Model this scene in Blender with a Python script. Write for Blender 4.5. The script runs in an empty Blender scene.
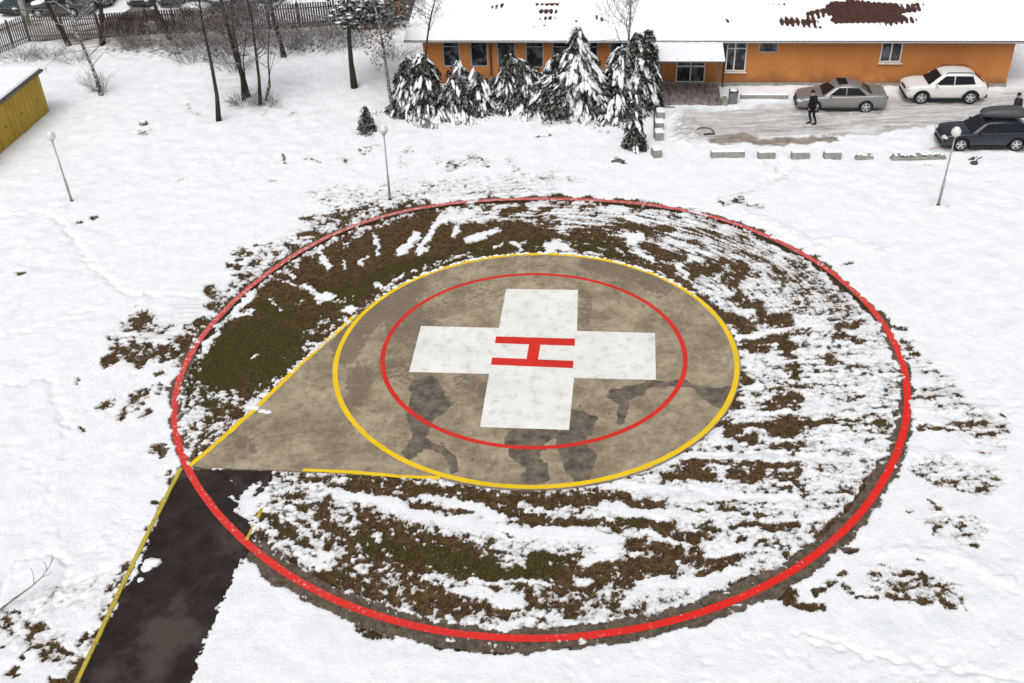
import bpy, bmesh, math, random
import numpy as np
from mathutils import Vector, Matrix
random.seed(7)
scene = bpy.context.scene
COL = scene.collection
R = math.radians
# ------------------------------------------------------------------ camera
FPX, PITCH, ROLL, CAMH = 1033.114, .60578, -.04115, 22.29923      # found by resection on the painted cross and rings
W0, H0 = 1024, 683
cam_d = bpy.data.cameras.new('camera'); cam = bpy.data.objects.new('camera', cam_d); COL.objects.link(cam)
F_ = Vector((0, math.cos(PITCH), -math.sin(PITCH))); U0 = Vector((0, math.sin(PITCH), math.cos(PITCH))); R0 = Vector((1, 0, 0))
RT = math.cos(ROLL)*R0+math.sin(ROLL)*U0; UP = -math.sin(ROLL)*R0+math.cos(ROLL)*U0
m = Matrix((RT, UP, -F_)).transposed().to_4x4(); m.translation = Vector((0, 0, CAMH))
cam.matrix_world = m
cam_d.sensor_fit = 'HORIZONTAL'; cam_d.sensor_width = 36; cam_d.lens = FPX*36/W0
cam_d.clip_start = .1; cam_d.clip_end = 2000
scene.camera = cam
# ------------------------------------------------------------------ overcast daylight
SUN_EL, SUN_AZ = 58, 200
world = bpy.data.worlds.new('World'); scene.world = world; world.use_nodes = True
nt = world.node_tree; bg = nt.nodes['Background']
sky = nt.nodes.new('ShaderNodeTexSky'); sky.sky_type = 'NISHITA'; sky.sun_disc = False
sky.sun_elevation = R(SUN_EL); sky.sun_rotation = R(SUN_AZ); sky.dust_density = 6; sky.air_density = 1.0; sky.ozone_density = .6
hs = nt.nodes.new('ShaderNodeHueSaturation'); hs.inputs['Saturation'].default_value = .22
nt.links.new(sky.outputs[0], hs.inputs['Color']); nt.links.new(hs.outputs[0], bg.inputs['Color'])
bg.inputs['Strength'].default_value = .115
sl = bpy.data.lights.new('sun', 'SUN'); sl.energy = .8; sl.angle = R(60); sl.color = (1, .97, .93)
so = bpy.data.objects.new('sun', sl); COL.objects.link(so)
sd = Vector((math.sin(R(SUN_AZ))*math.cos(R(SUN_EL)), math.cos(R(SUN_AZ))*math.cos(R(SUN_EL)), math.sin(R(SUN_EL))))
so.rotation_euler = sd.to_track_quat('Z', 'Y').to_euler()
scene.view_settings.view_transform = 'Standard'; scene.view_settings.look = 'None'
scene.view_settings.gamma = 1; scene.view_settings.use_curve_mapping = False
scene.view_settings.exposure = .17
scene.render.resolution_x = W0; scene.render.resolution_y = H0
# ------------------------------------------------------------------ helpers
def ray(u, v): return F_*FPX+RT*(u-W0/2)-UP*(v-H0/2)
def at(u, v, z=0):
    d = ray(u, v); t = (z-CAMH)/d.z
    return Vector((d.x*t, d.y*t, z))
def aty(u, v, Y):
    d = ray(u, v); t = Y/d.y
    return Vector((d.x*t, Y, CAMH+d.z*t))
def onplane(u, v, p0, n):
    d = ray(u, v); c = Vector((0, 0, CAMH)); t = (p0-c).dot(n)/d.dot(n)
    return c+d*t
def px_of(x, y, z=0):
    dx, dy, dz = x, y, z-CAMH
    w = dx*F_.x+dy*F_.y+dz*F_.z
    return W0/2+FPX*(dx*RT.x+dy*RT.y+dz*RT.z)/w, H0/2-FPX*(dx*UP.x+dy*UP.y+dz*UP.z)/w
def tag(o, label=None, cat=None, group=None, kind=None):
    if label: o['label'] = label
    if cat: o['category'] = cat
    if group: o['group'] = group
    if kind: o['kind'] = kind
    return o
def empty(name, loc=(0,0,0), rz=0, label=None, cat=None, group=None):
    o = bpy.data.objects.new(name, None); COL.objects.link(o); o.location = loc; o.rotation_euler = (0, 0, rz)
    o.empty_display_size = .3
    return tag(o, label, cat, group)
class MB:
    """collects shapes, then links them as one mesh object"""
    def __init__(s): s.v = []; s.f = []; s.sm = []
    def add(s, vs, fs, smooth=False):
        n = len(s.v); s.v += [tuple(p) for p in vs]; s.f += [tuple(i+n for i in f) for f in fs]; s.sm += [smooth]*len(fs)
    def box(s, c, d, rz=0, taper=1.0, bev=0, rx=0, ry=0):
        x, y, z = d[0]/2, d[1]/2, d[2]/2; M = Matrix.Rotation(rz, 3, 'Z') @ Matrix.Rotation(ry, 3, 'Y') @ Matrix.Rotation(rx, 3, 'X'); c = Vector(c)
        if bev:
            b = min(bev, x*.9, y*.9, z*.9); ps = []; fs = []
            for zz, k in ((-z, b), (-z+b, 0), (z-b, 0), (z, b)):
                t = taper if zz > 0 else 1
                X, Y = x*t, y*t
                for (px, py) in ((X-b, Y-k), (X-k, Y-b), (X-k, -Y+b), (X-b, -Y+k), (-X+b, -Y+k), (-X+k, -Y+b), (-X+k, Y-b), (-X+b, Y-k)): ps.append(c+M @ Vector((px, py, zz)))
            for r in range(3):
                for i in range(8): fs.append((r*8+i, r*8+(i+1) % 8, r*8+8+(i+1) % 8, r*8+8+i))
            fs += [tuple(range(8)), tuple(range(31, 23, -1))]
            s.add(ps, [f[::-1] for f in fs]); return
        ps = []
        for zz in (-z, z):
            t = taper if zz > 0 else 1
            for (px, py) in ((-x, -y), (x, -y), (x, y), (-x, y)): ps.append(c+M @ Vector((px*t, py*t, zz)))
        s.add(ps, [(3,2,1,0), (4,5,6,7), (0,1,5,4), (1,2,6,5), (2,3,7,6), (3,0,4,7)])
    def tube(s, pts, rad, n=6, cap=True, smooth=True):
        pts = [Vector(p) for p in pts]
        if not hasattr(rad, '__len__'): rad = [rad]*len(pts)
        vs = []; fs = []; side = None
        for i, p in enumerate(pts):
            t = (pts[min(i+1, len(pts)-1)]-pts[max(i-1, 0)]).normalized()
            if side is None:
                side = t.cross(Vector((0, 0, 1)) if abs(t.z) < .9 else Vector((1, 0, 0))).normalized()
            else:
                side = (side-t*side.dot(t)).normalized()
            b = t.cross(side)
            for k in range(n):
                a = 2*math.pi*k/n; vs.append(p+(side*math.cos(a)+b*math.sin(a))*rad[i])
        for i in range(len(pts)-1):
            for k in range(n): fs.append((i*n+k, i*n+(k+1) % n, (i+1)*n+(k+1) % n, (i+1)*n+k))
        if cap: fs += [tuple(range(n-1, -1, -1)), tuple(range((len(pts)-1)*n, len(pts)*n))]
        s.add(vs, fs, smooth)
    def lathe(s, prof, n=16, c=(0,0,0), axis='Z', smooth=True, cap=True):
        vs = []; fs = []; c = Vector(c)
        for r, z in prof:
            for k in range(n):
                a = 2*math.pi*k/n
                p = (r*math.cos(a), r*math.sin(a), z) if axis == 'Z' else (r*math.cos(a), z, r*math.sin(a))
                vs.append(c+Vector(p))
        for i in range(len(prof)-1):
            for k in range(n): fs.append((i*n+k, i*n+(k+1) % n, (i+1)*n+(k+1) % n, (i+1)*n+k))
        if cap and prof[0][0] > 1e-4: fs.append(tuple(range(n-1, -1, -1)))
        if cap and prof[-1][0] > 1e-4: fs.append(tuple(range((len(prof)-1)*n, len(prof)*n)))
        s.add(vs, fs, smooth)
    def blob(s, c, r, seed=0, n=8, m=5, rough=.18, rot=None):
        rnd = random.Random(seed); vs = []; fs = []; c = Vector(c)
        for j in range(m+1):
            ph = math.pi*j/m
            for k in range(n):
                a = 2*math.pi*k/n; q = 1+rnd.uniform(-rough, rough)
                p = Vector((math.sin(ph)*math.cos(a)*r[0]*q, math.sin(ph)*math.sin(a)*r[1]*q, math.cos(ph)*r[2]*q))
                vs.append(c+((rot @ p) if rot else p))
        for j in range(m):
            for k in range(n): fs.append((j*n+k, (j+1)*n+k, (j+1)*n+(k+1) % n, j*n+(k+1) % n))
        s.add(vs, fs, True)
    def build(s, name, mat, parent=None, loc=None, rz=None):
        me = bpy.data.meshes.new(name); me.from_pydata(s.v, [], s.f)
        me.polygons.foreach_set('use_smooth', s.sm); me.update()
        o = bpy.data.objects.new(name, me); COL.objects.link(o)
        for q in (mat if isinstance(mat, (list, tuple)) else [mat]): me.materials.append(q)
        if parent: o.parent = parent
        if loc is not None: o.location = loc
        if rz is not None: o.rotation_euler = (0, 0, rz)
        return o
def copy_tree(o, parent=None):
    c = o.copy(); COL.objects.link(c); c.parent = parent
    for ch in [q for q in o.children]: copy_tree(ch, c)
    return c
# ------------------------------------------------------------------ materials
class NT:
    def __init__(s, name):
        s.m = bpy.data.materials.new(name); s.m.use_nodes = True; s.t = s.m.node_tree; s.b = s.t.nodes['Principled BSDF']; s.out = s.t.nodes['Material Output']; s.b.inputs['Specular IOR Level'].default_value = .15
    def n(s, typ, **kw):
        q = s.t.nodes.new('ShaderNode'+typ)
        for k, v in kw.items(): setattr(q, k, v)
        return q
    def l(s, a, b): s.t.links.new(a, b)
    def coord(s, kind='Object'):
        if kind == 'World':
            return s.n('NewGeometry').outputs['Position']
        return s.n('TexCoord').outputs[kind]
    def noise(s, scale, detail=4, rough=.55, vec=None, dist=0, sc=None):
        q = s.n('TexNoise'); q.inputs['Scale'].default_value = scale; q.inputs['Detail'].default_value = detail; q.inputs['Roughness'].default_value = rough; q.inputs['Distortion'].default_value = dist
        vec = vec or s.coord('World')
        if sc:
            mp = s.n('Mapping'); mp.inputs['Scale'].default_value = sc; s.l(vec, mp.inputs[0]); vec = mp.outputs[0]
        s.l(vec, q.inputs['Vector']); return q.outputs['Fac']
    def math(s, op, a, b=None, clamp=False):
        q = s.n('Math', operation=op, use_clamp=clamp)
        for i, x in enumerate((a, b)):
            if x is None: continue
            if isinstance(x, (int, float)): q.inputs[i].default_value = x
            else: s.l(x, q.inputs[i])
        return q.outputs[0]
    def rng(s, x, a, b, c=0, d=1):
        q = s.n('MapRange'); q.inputs[1].default_value = a; q.inputs[2].default_value = b; q.inputs[3].default_value = c; q.inputs[4].default_value = d; s.l(x, q.inputs[0]); return q.outputs[0]
    def mix(s, f, a, b):
        q = s.n('Mix', data_type='RGBA')
        for i, x in ((0, f), (6, a), (7, b)):
            if isinstance(x, (int, float)): q.inputs[i].default_value = x
            elif isinstance(x, tuple): q.inputs[i].default_value = (*x, 1) if len(x) == 3 else x
            else: s.l(x, q.inputs[i])
        return q.outputs[2]
    def attr(s, name): return s.n('Attribute', attribute_name=name).outputs['Fac']
    def col(s, x):
        if isinstance(x, tuple): s.b.inputs['Base Color'].default_value = (*x, 1)
        else: s.l(x, s.b.inputs['Base Color'])
    def rough(s, x):
        if isinstance(x, (int, float)): s.b.inputs['Roughness'].default_value = x
        else: s.l(x, s.b.inputs['Roughness'])
    def bump(s, h, strength=.5, dist=.02):
        q = s.n('Bump'); q.inputs['Strength'].default_value = strength; q.inputs['Distance'].default_value = dist; s.l(h, q.inputs['Height']); s.l(q.outputs[0], s.b.inputs['Normal'])
    def upsnow(s, base, lo=.35, hi=.7, amt=1.0, nscale=6):
        g = s.n('NewGeometry'); sp = s.n('SeparateXYZ'); s.l(g.outputs['Normal'], sp.inputs[0])
        n = s.noise(nscale, 3)
        x = s.math('ADD', sp.outputs['Z'], s.math('MULTIPLY', s.math('SUBTRACT', n, .5), 1.2))
        f = s.math('MULTIPLY', s.rng(x, lo, hi), amt)
        return s.mix(f, base, SNOW)
SNOW = (.86, .88, .91)
def simple(name, c, rough=.6, metal=0, var=.12, scale=3, bump=0):
    t = NT(name); t.b.inputs['Specular IOR Level'].default_value = .5 if rough < .55 else .2; n = t.noise(scale, 4)
    a = tuple(x*(1-var) for x in c); b = tuple(min(1, x*(1+var)) for x in c)
    t.col(t.mix(t.rng(n, .3, .7), a, b)); t.rough(rough); t.b.inputs['Metallic'].default_value = metal
    if bump: t.bump(t.noise(scale*6, 4), .5, bump)
    return t.m
def mk_snow():
    t = NT('snow'); n = t.noise(2.2, 6, .65)
    t.col(t.mix(t.rng(n, .3, .7), (.80, .83, .865), (.88, .895, .92))); t.rough(.8)
    t.bump(t.noise(14, 5, .65), .6, .02)
    return t.m
M = {}
M['snow'] = mk_snow()
M['concrete'] = simple('concrete', (.27, .26, .235), .85, var=.25, scale=4, bump=.01)
M['metal'] = simple('grey_metal', (.30, .30, .30), .45, .6)
M['dark_metal'] = simple('dark_metal', (.06, .055, .05), .5, .4)
M['globe'] = simple('milky_glass', (.62, .62, .60), .25, var=.04)
M['tyre'] = simple('tyre', (.022, .022, .023), .85)
M['rim'] = simple('rim', (.55, .55, .56), .4, .2)
M['glass'] = simple('dark_glass', (.010, .012, .015), .10, var=.1); M['glass'].node_tree.nodes['Principled BSDF'].inputs['IOR'].default_value = 1.3
t = NT('window_pane'); t.b.inputs['Specular IOR Level'].default_value = .5; t.rough(.08); t.col(t.mix(t.rng(t.noise(1.3, 4, .7), .50, .62), (.014, .017, .021), (.11, .12, .135))); M['pane'] = t.m  # paler patches in the colour stand for sky reflections and curtains
M['white_frame'] = simple('white_frame', (.72, .72, .71), .4, var=.05)
M['grey_frame'] = simple('grey_frame', (.35, .35, .35), .5, var=.1)
M['black'] = simple('black_plastic', (.02, .02, .021), .6)
M['red_lamp'] = simple('red_lamp', (.22, .015, .012), .35)
M['clear_lamp'] = simple('clear_lamp', (.55, .56, .56), .15)
M['plate'] = simple('number_plate', (.7, .7, .66), .4)
M['gutter'] = simple('gutter', (.10, .075, .06), .5)
def wood(name, c):
    t = NT(name); v = t.noise(9, 4, .6, sc=(1, 1, .12)); g = t.noise(1.1, 3)
    k = t.mix(t.rng(v, .3, .7), tuple(x*.6 for x in c), tuple(x*1.3 for x in c)); t.col(t.mix(t.rng(g, .45, .7, 0, .5), k, (.2, .18, .16))); t.rough(.85); return t.m
M['grey_wood'] = wood('grey_wood', (.13, .115, .10)); M['brown_wood'] = wood('brown_wood', (.075, .052, .040))
def bark(name, c, snow=.45, white=False):
    t = NT(name); v = t.noise(7, 4, .6, sc=(1, 1, .3))
    if white:
        k = t.mix(t.rng(t.noise(5, 4, .7, sc=(1, 1, 2.5)), .47, .56), (.05, .045, .04), (.42, .40, .37))
    else: k = t.mix(t.rng(v, .3, .7), tuple(x*.6 for x in c), tuple(x*1.4 for x in c))
    t.col(t.upsnow(k, .35, .75, snow)); t.rough(.9); t.bump(v, .5, .02); return t.m
M['bark'] = bark('bark', (.045, .035, .028), .35); M['birch'] = bark('birch_bark', (.3, .3, .3), .3, True); M['twig'] = bark('twig_bark', (.06, .042, .032), .55)
M['pale_twig'] = bark('pale_twig_bark', (.16, .14, .12), .7)
# ------------------------------------------------------------------ where the snow lies
def hashn(ix, iy, seed):
    h = (ix.astype(np.int64)*374761393 + iy.astype(np.int64)*668265263 + seed*1442695041) & 0xFFFFFFFF
    h = ((h ^ (h >> 13))*1274126177) & 0xFFFFFFFF
    h = ((h ^ (h >> 15))*2246822519) & 0xFFFFFFFF
    return ((h ^ (h >> 16)) & 0xFFFFFF)/float(0xFFFFFF)
def vnoise(x, y, seed=0):
    ix = np.floor(x); iy = np.floor(y); fx = x-ix; fy = y-iy
    fx = fx*fx*fx*(fx*(fx*6-15)+10); fy = fy*fy*fy*(fy*(fy*6-15)+10)
    a = hashn(ix, iy, seed); b = hashn(ix+1, iy, seed); c = hashn(ix, iy+1, seed); d = hashn(ix+1, iy+1, seed)
    return (a+(b-a)*fx)*(1-fy)+(c+(d-c)*fx)*fy
def fbm(x, y, seed=0, oct=4, gain=.55):
    s = 0; a = 1; t = 0
    for o in range(oct):
        ca, sa = math.cos(.7*o+.3), math.sin(.7*o+.3)
        s = s+a*vnoise(x*ca-y*sa, x*sa+y*ca, seed+o*17); t += a
        a *= gain; x = x*2.03; y = y*2.03
    return s/t-.5                                              # about -.35 .. .35
class Painter:
    """a small canvas holding how bare the ground is; strokes are laid in plan order"""
    def __init__(s, w=1100, h=760): s.a = np.zeros((h, w), np.float32); s.w = w; s.h = h; s.ox = 40; s.oy = 20
    def _box(s, xs, ys, m):
        x0 = max(0, int(min(xs)-m+s.ox)); x1 = min(s.w, int(max(xs)+m+s.ox)+2)
        y0 = max(0, int(min(ys)-m+s.oy)); y1 = min(s.h, int(max(ys)+m+s.oy)+2)
        if x1 <= x0 or y1 <= y0: return None
        Y, X = np.mgrid[y0:y1, x0:x1]
        return (slice(y0, y1), slice(x0, x1)), X-s.ox, Y-s.oy
    def stroke(s, pts, r, v, soft=None, sy=1.0, mode='mix'):
        soft = soft if soft is not None else max(3.2, r*1.5)
        if v > .3 and soft > 3: r = r*1.12
        b = s._box([p[0] for p in pts], [p[1] for p in pts], r+soft+2)
        if b is None: return
        sl, X, Y = b
        D = np.full(X.shape, 1e9)
        if len(pts) == 1: pts = [pts[0], (pts[0][0]+.01, pts[0][1])]
        for (ax, ay), (bx, by) in zip(pts, pts[1:]):
            ay2, by2 = ay/sy, by/sy
            dx, dy = bx-ax, by2-ay2; L = dx*dx+dy*dy+1e-9
            t = np.clip(((X-ax)*dx+(Y/sy-ay2)*dy)/L, 0, 1)
            D = np.minimum(D, np.hypot(X-ax-t*dx, Y/sy-ay2-t*dy))
        al = np.clip((r+soft*.5-D)/soft, 0, 1); al = al*al*(3-2*al)
        s._put(sl, al, v, mode)
    def poly(s, pts, v, soft=4, mode='mix'):
        b = s._box([p[0] for p in pts], [p[1] for p in pts], soft+2)
        sl, X, Y = b
        ins = np.zeros(X.shape, bool); D = np.full(X.shape, 1e9)
        n = len(pts)
        for i in range(n):
            ax, ay = pts[i]; bx, by = pts[(i+1) % n]
            c = ((ay > Y) != (by > Y)) & (X < (bx-ax)*(Y-ay)/(by-ay+1e-9)+ax); ins ^= c
            dx, dy = bx-ax, by-ay; L = dx*dx+dy*dy+1e-9
            t = np.clip(((X-ax)*dx+(Y-ay)*dy)/L, 0, 1)
            D = np.minimum(D, np.hypot(X-ax-t*dx, Y-ay-t*dy))
        sd = np.where(ins, D, -D)
        al = np.clip(sd/soft+.5, 0, 1)
        s._put(sl, al, v, mode)
    def _put(s, sl, al, v, mode):
        a = s.a[sl]
        if mode == 'mix': a[:] = a+(v-a)*al
        elif mode == 'max': a[:] = np.maximum(a, v*al)
    def sample(s, u, v):
        u = np.clip(u+s.ox, 0, s.w-1.001); v = np.clip(v+s.oy, 0, s.h-1.001)
        iu = u.astype(int); iv = v.astype(int); fu = u-iu; fv = v-iv; A = s.a
        return (A[iv, iu]*(1-fu)+A[iv, iu+1]*fu)*(1-fv)+(A[iv+1, iu]*(1-fu)+A[iv+1, iu+1]*fu)*fv
RED = [(183.4,372),(194.6,346),(221.4,315),(243.9,292.5),(266.4,274),(289,257),(320,240.5),(348,228),(376,219),(404,211),(432.5,206),(488.7,199.7),(545,198.5),(576,199),(604,201),(632,203),(674.5,208.7),(702.5,213.7),(733.5,221.6),(767,236.5),(801,253),(827,268.5),(852.3,291),(883.3,320.5),(894.5,345.8),(905,372),(909.4,389),(907.7,403),(903,428),(896,453.5),(883.3,478.8),(863.6,507),(838,535),(807.4,564),(791.8,572),(752.4,590),(710.3,608.6),(663,622.5),(588.5,634),(532.3,638.3),(493,637),(448,633),(436.8,629.6),(394.6,621),(352.4,605.7),(310.3,587.5),(268,560.8),(248.4,543.9),(221.4,515.4),(201.7,490),(187.7,470.4),(179,450.7),(175.9,428.2),(174.5,405.7),(176.4,386)]
def bare_map():
    P = Painter()
    # churned ring round the pad
    P.poly(RED, .27, 6)
    P.poly([(735,330),(905,330),(912,400),(900,450),(860,510),(800,560),(740,560),(600,560),(640,480),(700,440)], .22, 20)
    P.poly([(182,372),(215,330),(235,395),(262,395),(195,463),(180,450)], .40, 6)
    # upper left, the large bare meadow
    P.poly([(190,382),(205,350),(232,318),(262,288),(298,262),(345,238),(385,224),(420,214),(445,214),(462,222),(520,219),(545,222),(560,236),(545,250),(500,254),(440,264),(390,285),(352,312),(300,352),(262,385),(250,391),(225,390)], .92, 7)
    P.stroke([(250,388),(300,348),(350,306),(400,278),(450,260),(500,249),(560,247),(600,250)], 8, .85)
    for pts, r, v in [
        ([(404,252),(409,243),(416,236)], 5, .02), ([(400,253),(402,247)], 3, .05), ([(421,250),(433,230),(443,218),(452,212)], 3.4, .03),
        ([(452,234),(457,228)], 3.2, .05), ([(469,239),(482,235),(494,231)], 4, .03), ([(494,247),(500,243)], 2, .1), ([(514,243),(521,246)], 3.4, .08),
        ([(548,251),(556,245),(572,247)], 5.5, .02), ([(377,235),(379,254)], 2.3, .12), ([(360,262),(367,256)], 2.4, .15),
        ([(320,250),(326,262),(329,266)], 3.4, .08), ([(343,262),(345,266)], 2, .1), ([(303,283),(309,290),(319,297)], 2.4, .1), ([(309,287),(300,289)], 2, .15),
        ([(320,300),(329,298)], 4.5, .03), ([(341,304),(351,309)], 4, .05), ([(372,283),(386,288)], 2.4, .08), ([(343,317),(347,321)], 2, .1),
        ([(199,348),(206,343),(216,334)], 3.4, .03), ([(238,310),(246,304),(252,293)], 4.4, .04), ([(239,315),(252,313)], 2.4, .12), ([(271,300),(281,310)], 1.4, .15),
        ([(282,280),(290,284),(300,288),(314,296)], 1.8, .2), ([(285,272),(291,275)], 2, .2), ([(310,342),(322,347)], 2, .25), ([(340,250),(352,238)], 1.6, .25),
        ([(298,306),(303,303)], 1.6, .2), ([(430,222),(438,226)], 2, .2), ([(350,240),(360,234),(372,228)], 2.4, .35), ([(320,333),(330,326)], 2.5, .35), ([(256,352),(250,356)], 2, .4),
        ([(463,222),(475,217),(500,214)], 5, .22), ([(440,222),(470,212)], 4, .12), ([(455,205),(540,204)], 3, .25)]:
        P.stroke(pts, r, v)
    P.stroke([(300,340),(345,304)], 3, .55); P.stroke([(420,268),(400,278),(380,289)], 1.6, .25); P.stroke([(436,262),(470,254)], 1.6, .3)
    for pts, r, v in [   # bare spots north of the pad
        ([(483,208),(488,206)], 3.4, .72), ([(503,215),(513,211),(524,208)], 3.4, .7), ([(545,209),(556,206),(569,204)], 3, .72), ([(538,223),(546,222),(556,222)], 3.4, .7),
        ([(525,212),(522,208)], 2, .6),
        ([(575,240),(600,244),(622,246)], 9, .84), ([(580,232),(604,230),(628,227)], 5, .85), ([(628,226),(645,229),(668,230)], 5, .8), ([(640,240),(652,246)], 5, .62),
        ([(612,254),(640,262),(668,270)], 6, .8), ([(655,250),(665,254),(684,257)], 5.5, .78), ([(672,246),(682,252)], 4, .6), ([(673,278),(690,288),(700,296)], 4.5, .72),
        ([(688,272),(702,270),(717,268)], 5.6, .78), ([(717,261),(737,266),(757,274)], 3.6, .7), ([(740,263),(752,262)], 3, .6), ([(726,278),(736,286)], 5, .66), ([(735,272),(741,276)], 3.6, .6),
        ([(700,296),(712,304),(720,314)], 4.6, .72), ([(737,296),(748,304),(760,306)], 5, .68), ([(730,318),(744,324),(752,332)], 6.5, .8), ([(762,316),(780,320),(790,322)], 6, .8),
        ([(745,344),(756,347),(762,342)], 6.2, .8), ([(775,338),(790,334),(808,332)], 3.6, .72), ([(783,346),(790,350)], 6.4, .8), ([(768,340),(760,338)], 3, .62),
        ([(742,372),(748,378)], 6, .78), ([(790,368),(796,372),(794,366)], 4.6, .76), ([(725,330),(735,342)], 4, .5),
        ([(604,203),(616,203)], 3, .85), ([(582,208),(588,205)], 2.6, .6), ([(596,215),(600,213)], 2, .6), ([(618,218),(624,215)], 3.6, .55), ([(636,211),(642,208)], 2.8, .62),
        ([(668,217),(676,214)], 3, .6), ([(684,232),(716,229)], 3, .48), ([(724,240),(744,240)], 3, .5), ([(766,250),(772,254)], 3, .6), ([(708,257),(718,260)], 3, .4),
        ([(750,242),(745,238)], 2.4, .55), ([(762,262),(792,286),(810,306)], 8, .42), ([(790,262),(830,290)], 6, .4), ([(835,300),(850,318)], 9, .46), ([(700,240),(740,252)], 8, .36),
        ([(836,330),(842,336)], 5, .62), ([(852,338),(866,342)], 3, .6), ([(830,350),(836,346)], 4, .55), ([(832,358),(834,362)], 3, .55)]:
        P.stroke(pts, r, v, sy=.85)
    P.stroke([(629,238),(637,236),(630,241)], 4.5, .04); P.stroke([(641,253),(652,260)], 3.8, .08); P.stroke([(678,266),(684,274)], 3, .08); P.stroke([(650,276),(665,282)], 2, .2)
    P.stroke([(738,336),(780,330),(822,326)], 2.4, .04); P.stroke([(570,255),(600,256)], 2, .35)
    # right side
    for pts, r, v in [
        ([(770,404),(782,398),(796,402)], 6.5, .8), ([(790,394),(800,398)], 4.5, .75), ([(768,414),(790,416)], 3.6, .6),
        ([(724,424),(745,424),(780,424),(832,422)], 3.8, .9), ([(776,430),(790,430),(803,428)], 6.4, .9), ([(843,423),(866,424),(884,423)], 2, .7), ([(738,430),(728,436)], 4, .7),
        ([(742,440),(752,440)], 5, .8), ([(784,444),(796,449),(800,446)], 3.6, .6), ([(728,446),(732,446)], 1.8, .7), ([(720,412),(735,405)], 5, .66), ([(738,398),(742,386)], 4, .5),
        ([(690,462),(720,462),(760,463),(796,463)], 2.9, .8), ([(668,476),(690,474),(710,476)], 6, .82), ([(735,474),(752,476),(760,470)], 7, .8), ([(680,466),(700,466)], 4, .8), ([(760,486),(790,488)], 2.6, .6),
        ([(776,470),(792,476)], 4.5, .52), ([(768,463),(800,462)], 2, .7), ([(775,485),(792,486)], 2, .62), ([(800,470),(795,480)], 2, .6),
        ([(733,526),(750,523),(772,527),(790,526)], 3.6, .68), ([(786,524),(797,520),(800,514)], 2.6, .7), ([(756,518),(790,500)], 3, .35), ([(768,527),(800,524)], 2.6, .6),
        ([(880,464),(884,474)], 4, .62), ([(868,484),(876,494)], 4, .6), ([(826,526),(838,528)], 4, .52),
        ([(888,428),(896,412)], 3, .5), ([(700,436),(706,440)], 2, .6),
        # beyond the ring on the right
        ([(920,428),(934,429),(950,429)], 2.3, .78), ([(958,423),(984,422),(1000,428)], 4.4, .56), ([(972,432),(990,434)], 2, .62), ([(1001,412),(1003,432)], 2, .5), ([(916,397),(928,398)], 1.6, .7),
        ([(935,407),(940,408)], 2.4, .7), ([(958,394),(962,398)], 4, .44), ([(938,480),(944,481)], 2, .7), ([(950,481),(958,480)], 2, .6), ([(930,500),(940,512)], 2, .5), ([(935,534),(938,528)], 2, .6),
        ([(962,518),(974,516)], 3, .5), ([(968,522),(980,526)], 2.4, .42), ([(974,542),(980,544)], 1.8, .8), ([(905,508),(912,510)], 1.6, .55), ([(960,490),(968,492)], 2.4, .5), ([(888,326),(906,328)], 1.8, .75),
        ([(843,263),(852,262)], 1.5, .5), ([(905,340),(915,352)], 6, .33), ([(915,360),(950,384)], 9, .30), ([(940,400),(990,440)], 22, .25), ([(930,470),(985,480)], 20, .28), ([(940,520),(970,530)], 18, .26),
        # lower right corner patches
        ([(776,592),(790,594)], 6.5, .82), ([(786,600),(806,606),(822,606)], 4.6, .82), ([(815,592),(830,582),(844,572)], 3.6, .8), ([(843,584),(850,592)], 4, .78),
        ([(858,597),(868,598),(880,599)], 2.6, .75), ([(888,597),(902,598),(914,600),(930,604)], 3.8, .82), ([(938,592),(944,600),(952,606)], 4.6, .82), ([(896,590),(904,592)], 3, .7),
        ([(905,572),(914,574)], 2.2, .75), ([(922,574),(930,582)], 2.6, .8), ([(916,561),(922,562)], 1.8, .7), ([(962,598),(966,608)], 2, .6), ([(884,566),(870,580)], 3, .4), ([(846,548),(852,548)], 4, .8),
        ([(880,580),(950,596)], 16, .36), ([(918,684),(925,686)], 3, .6)]:
        P.stroke(pts, r, v, sy=.8) if r < 15 else P.stroke(pts, r, v, sy=.8, mode='max', soft=r)
    P.stroke([(658,452),(720,456),(800,457),(850,459)], 3.3, .10); P.stroke([(620,484),(680,492),(740,498),(800,500)], 4.2, .03); P.stroke([(700,502),(770,502)], 2, .4); P.stroke([(740,412),(800,412),(850,408)], 2, .08)
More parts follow.
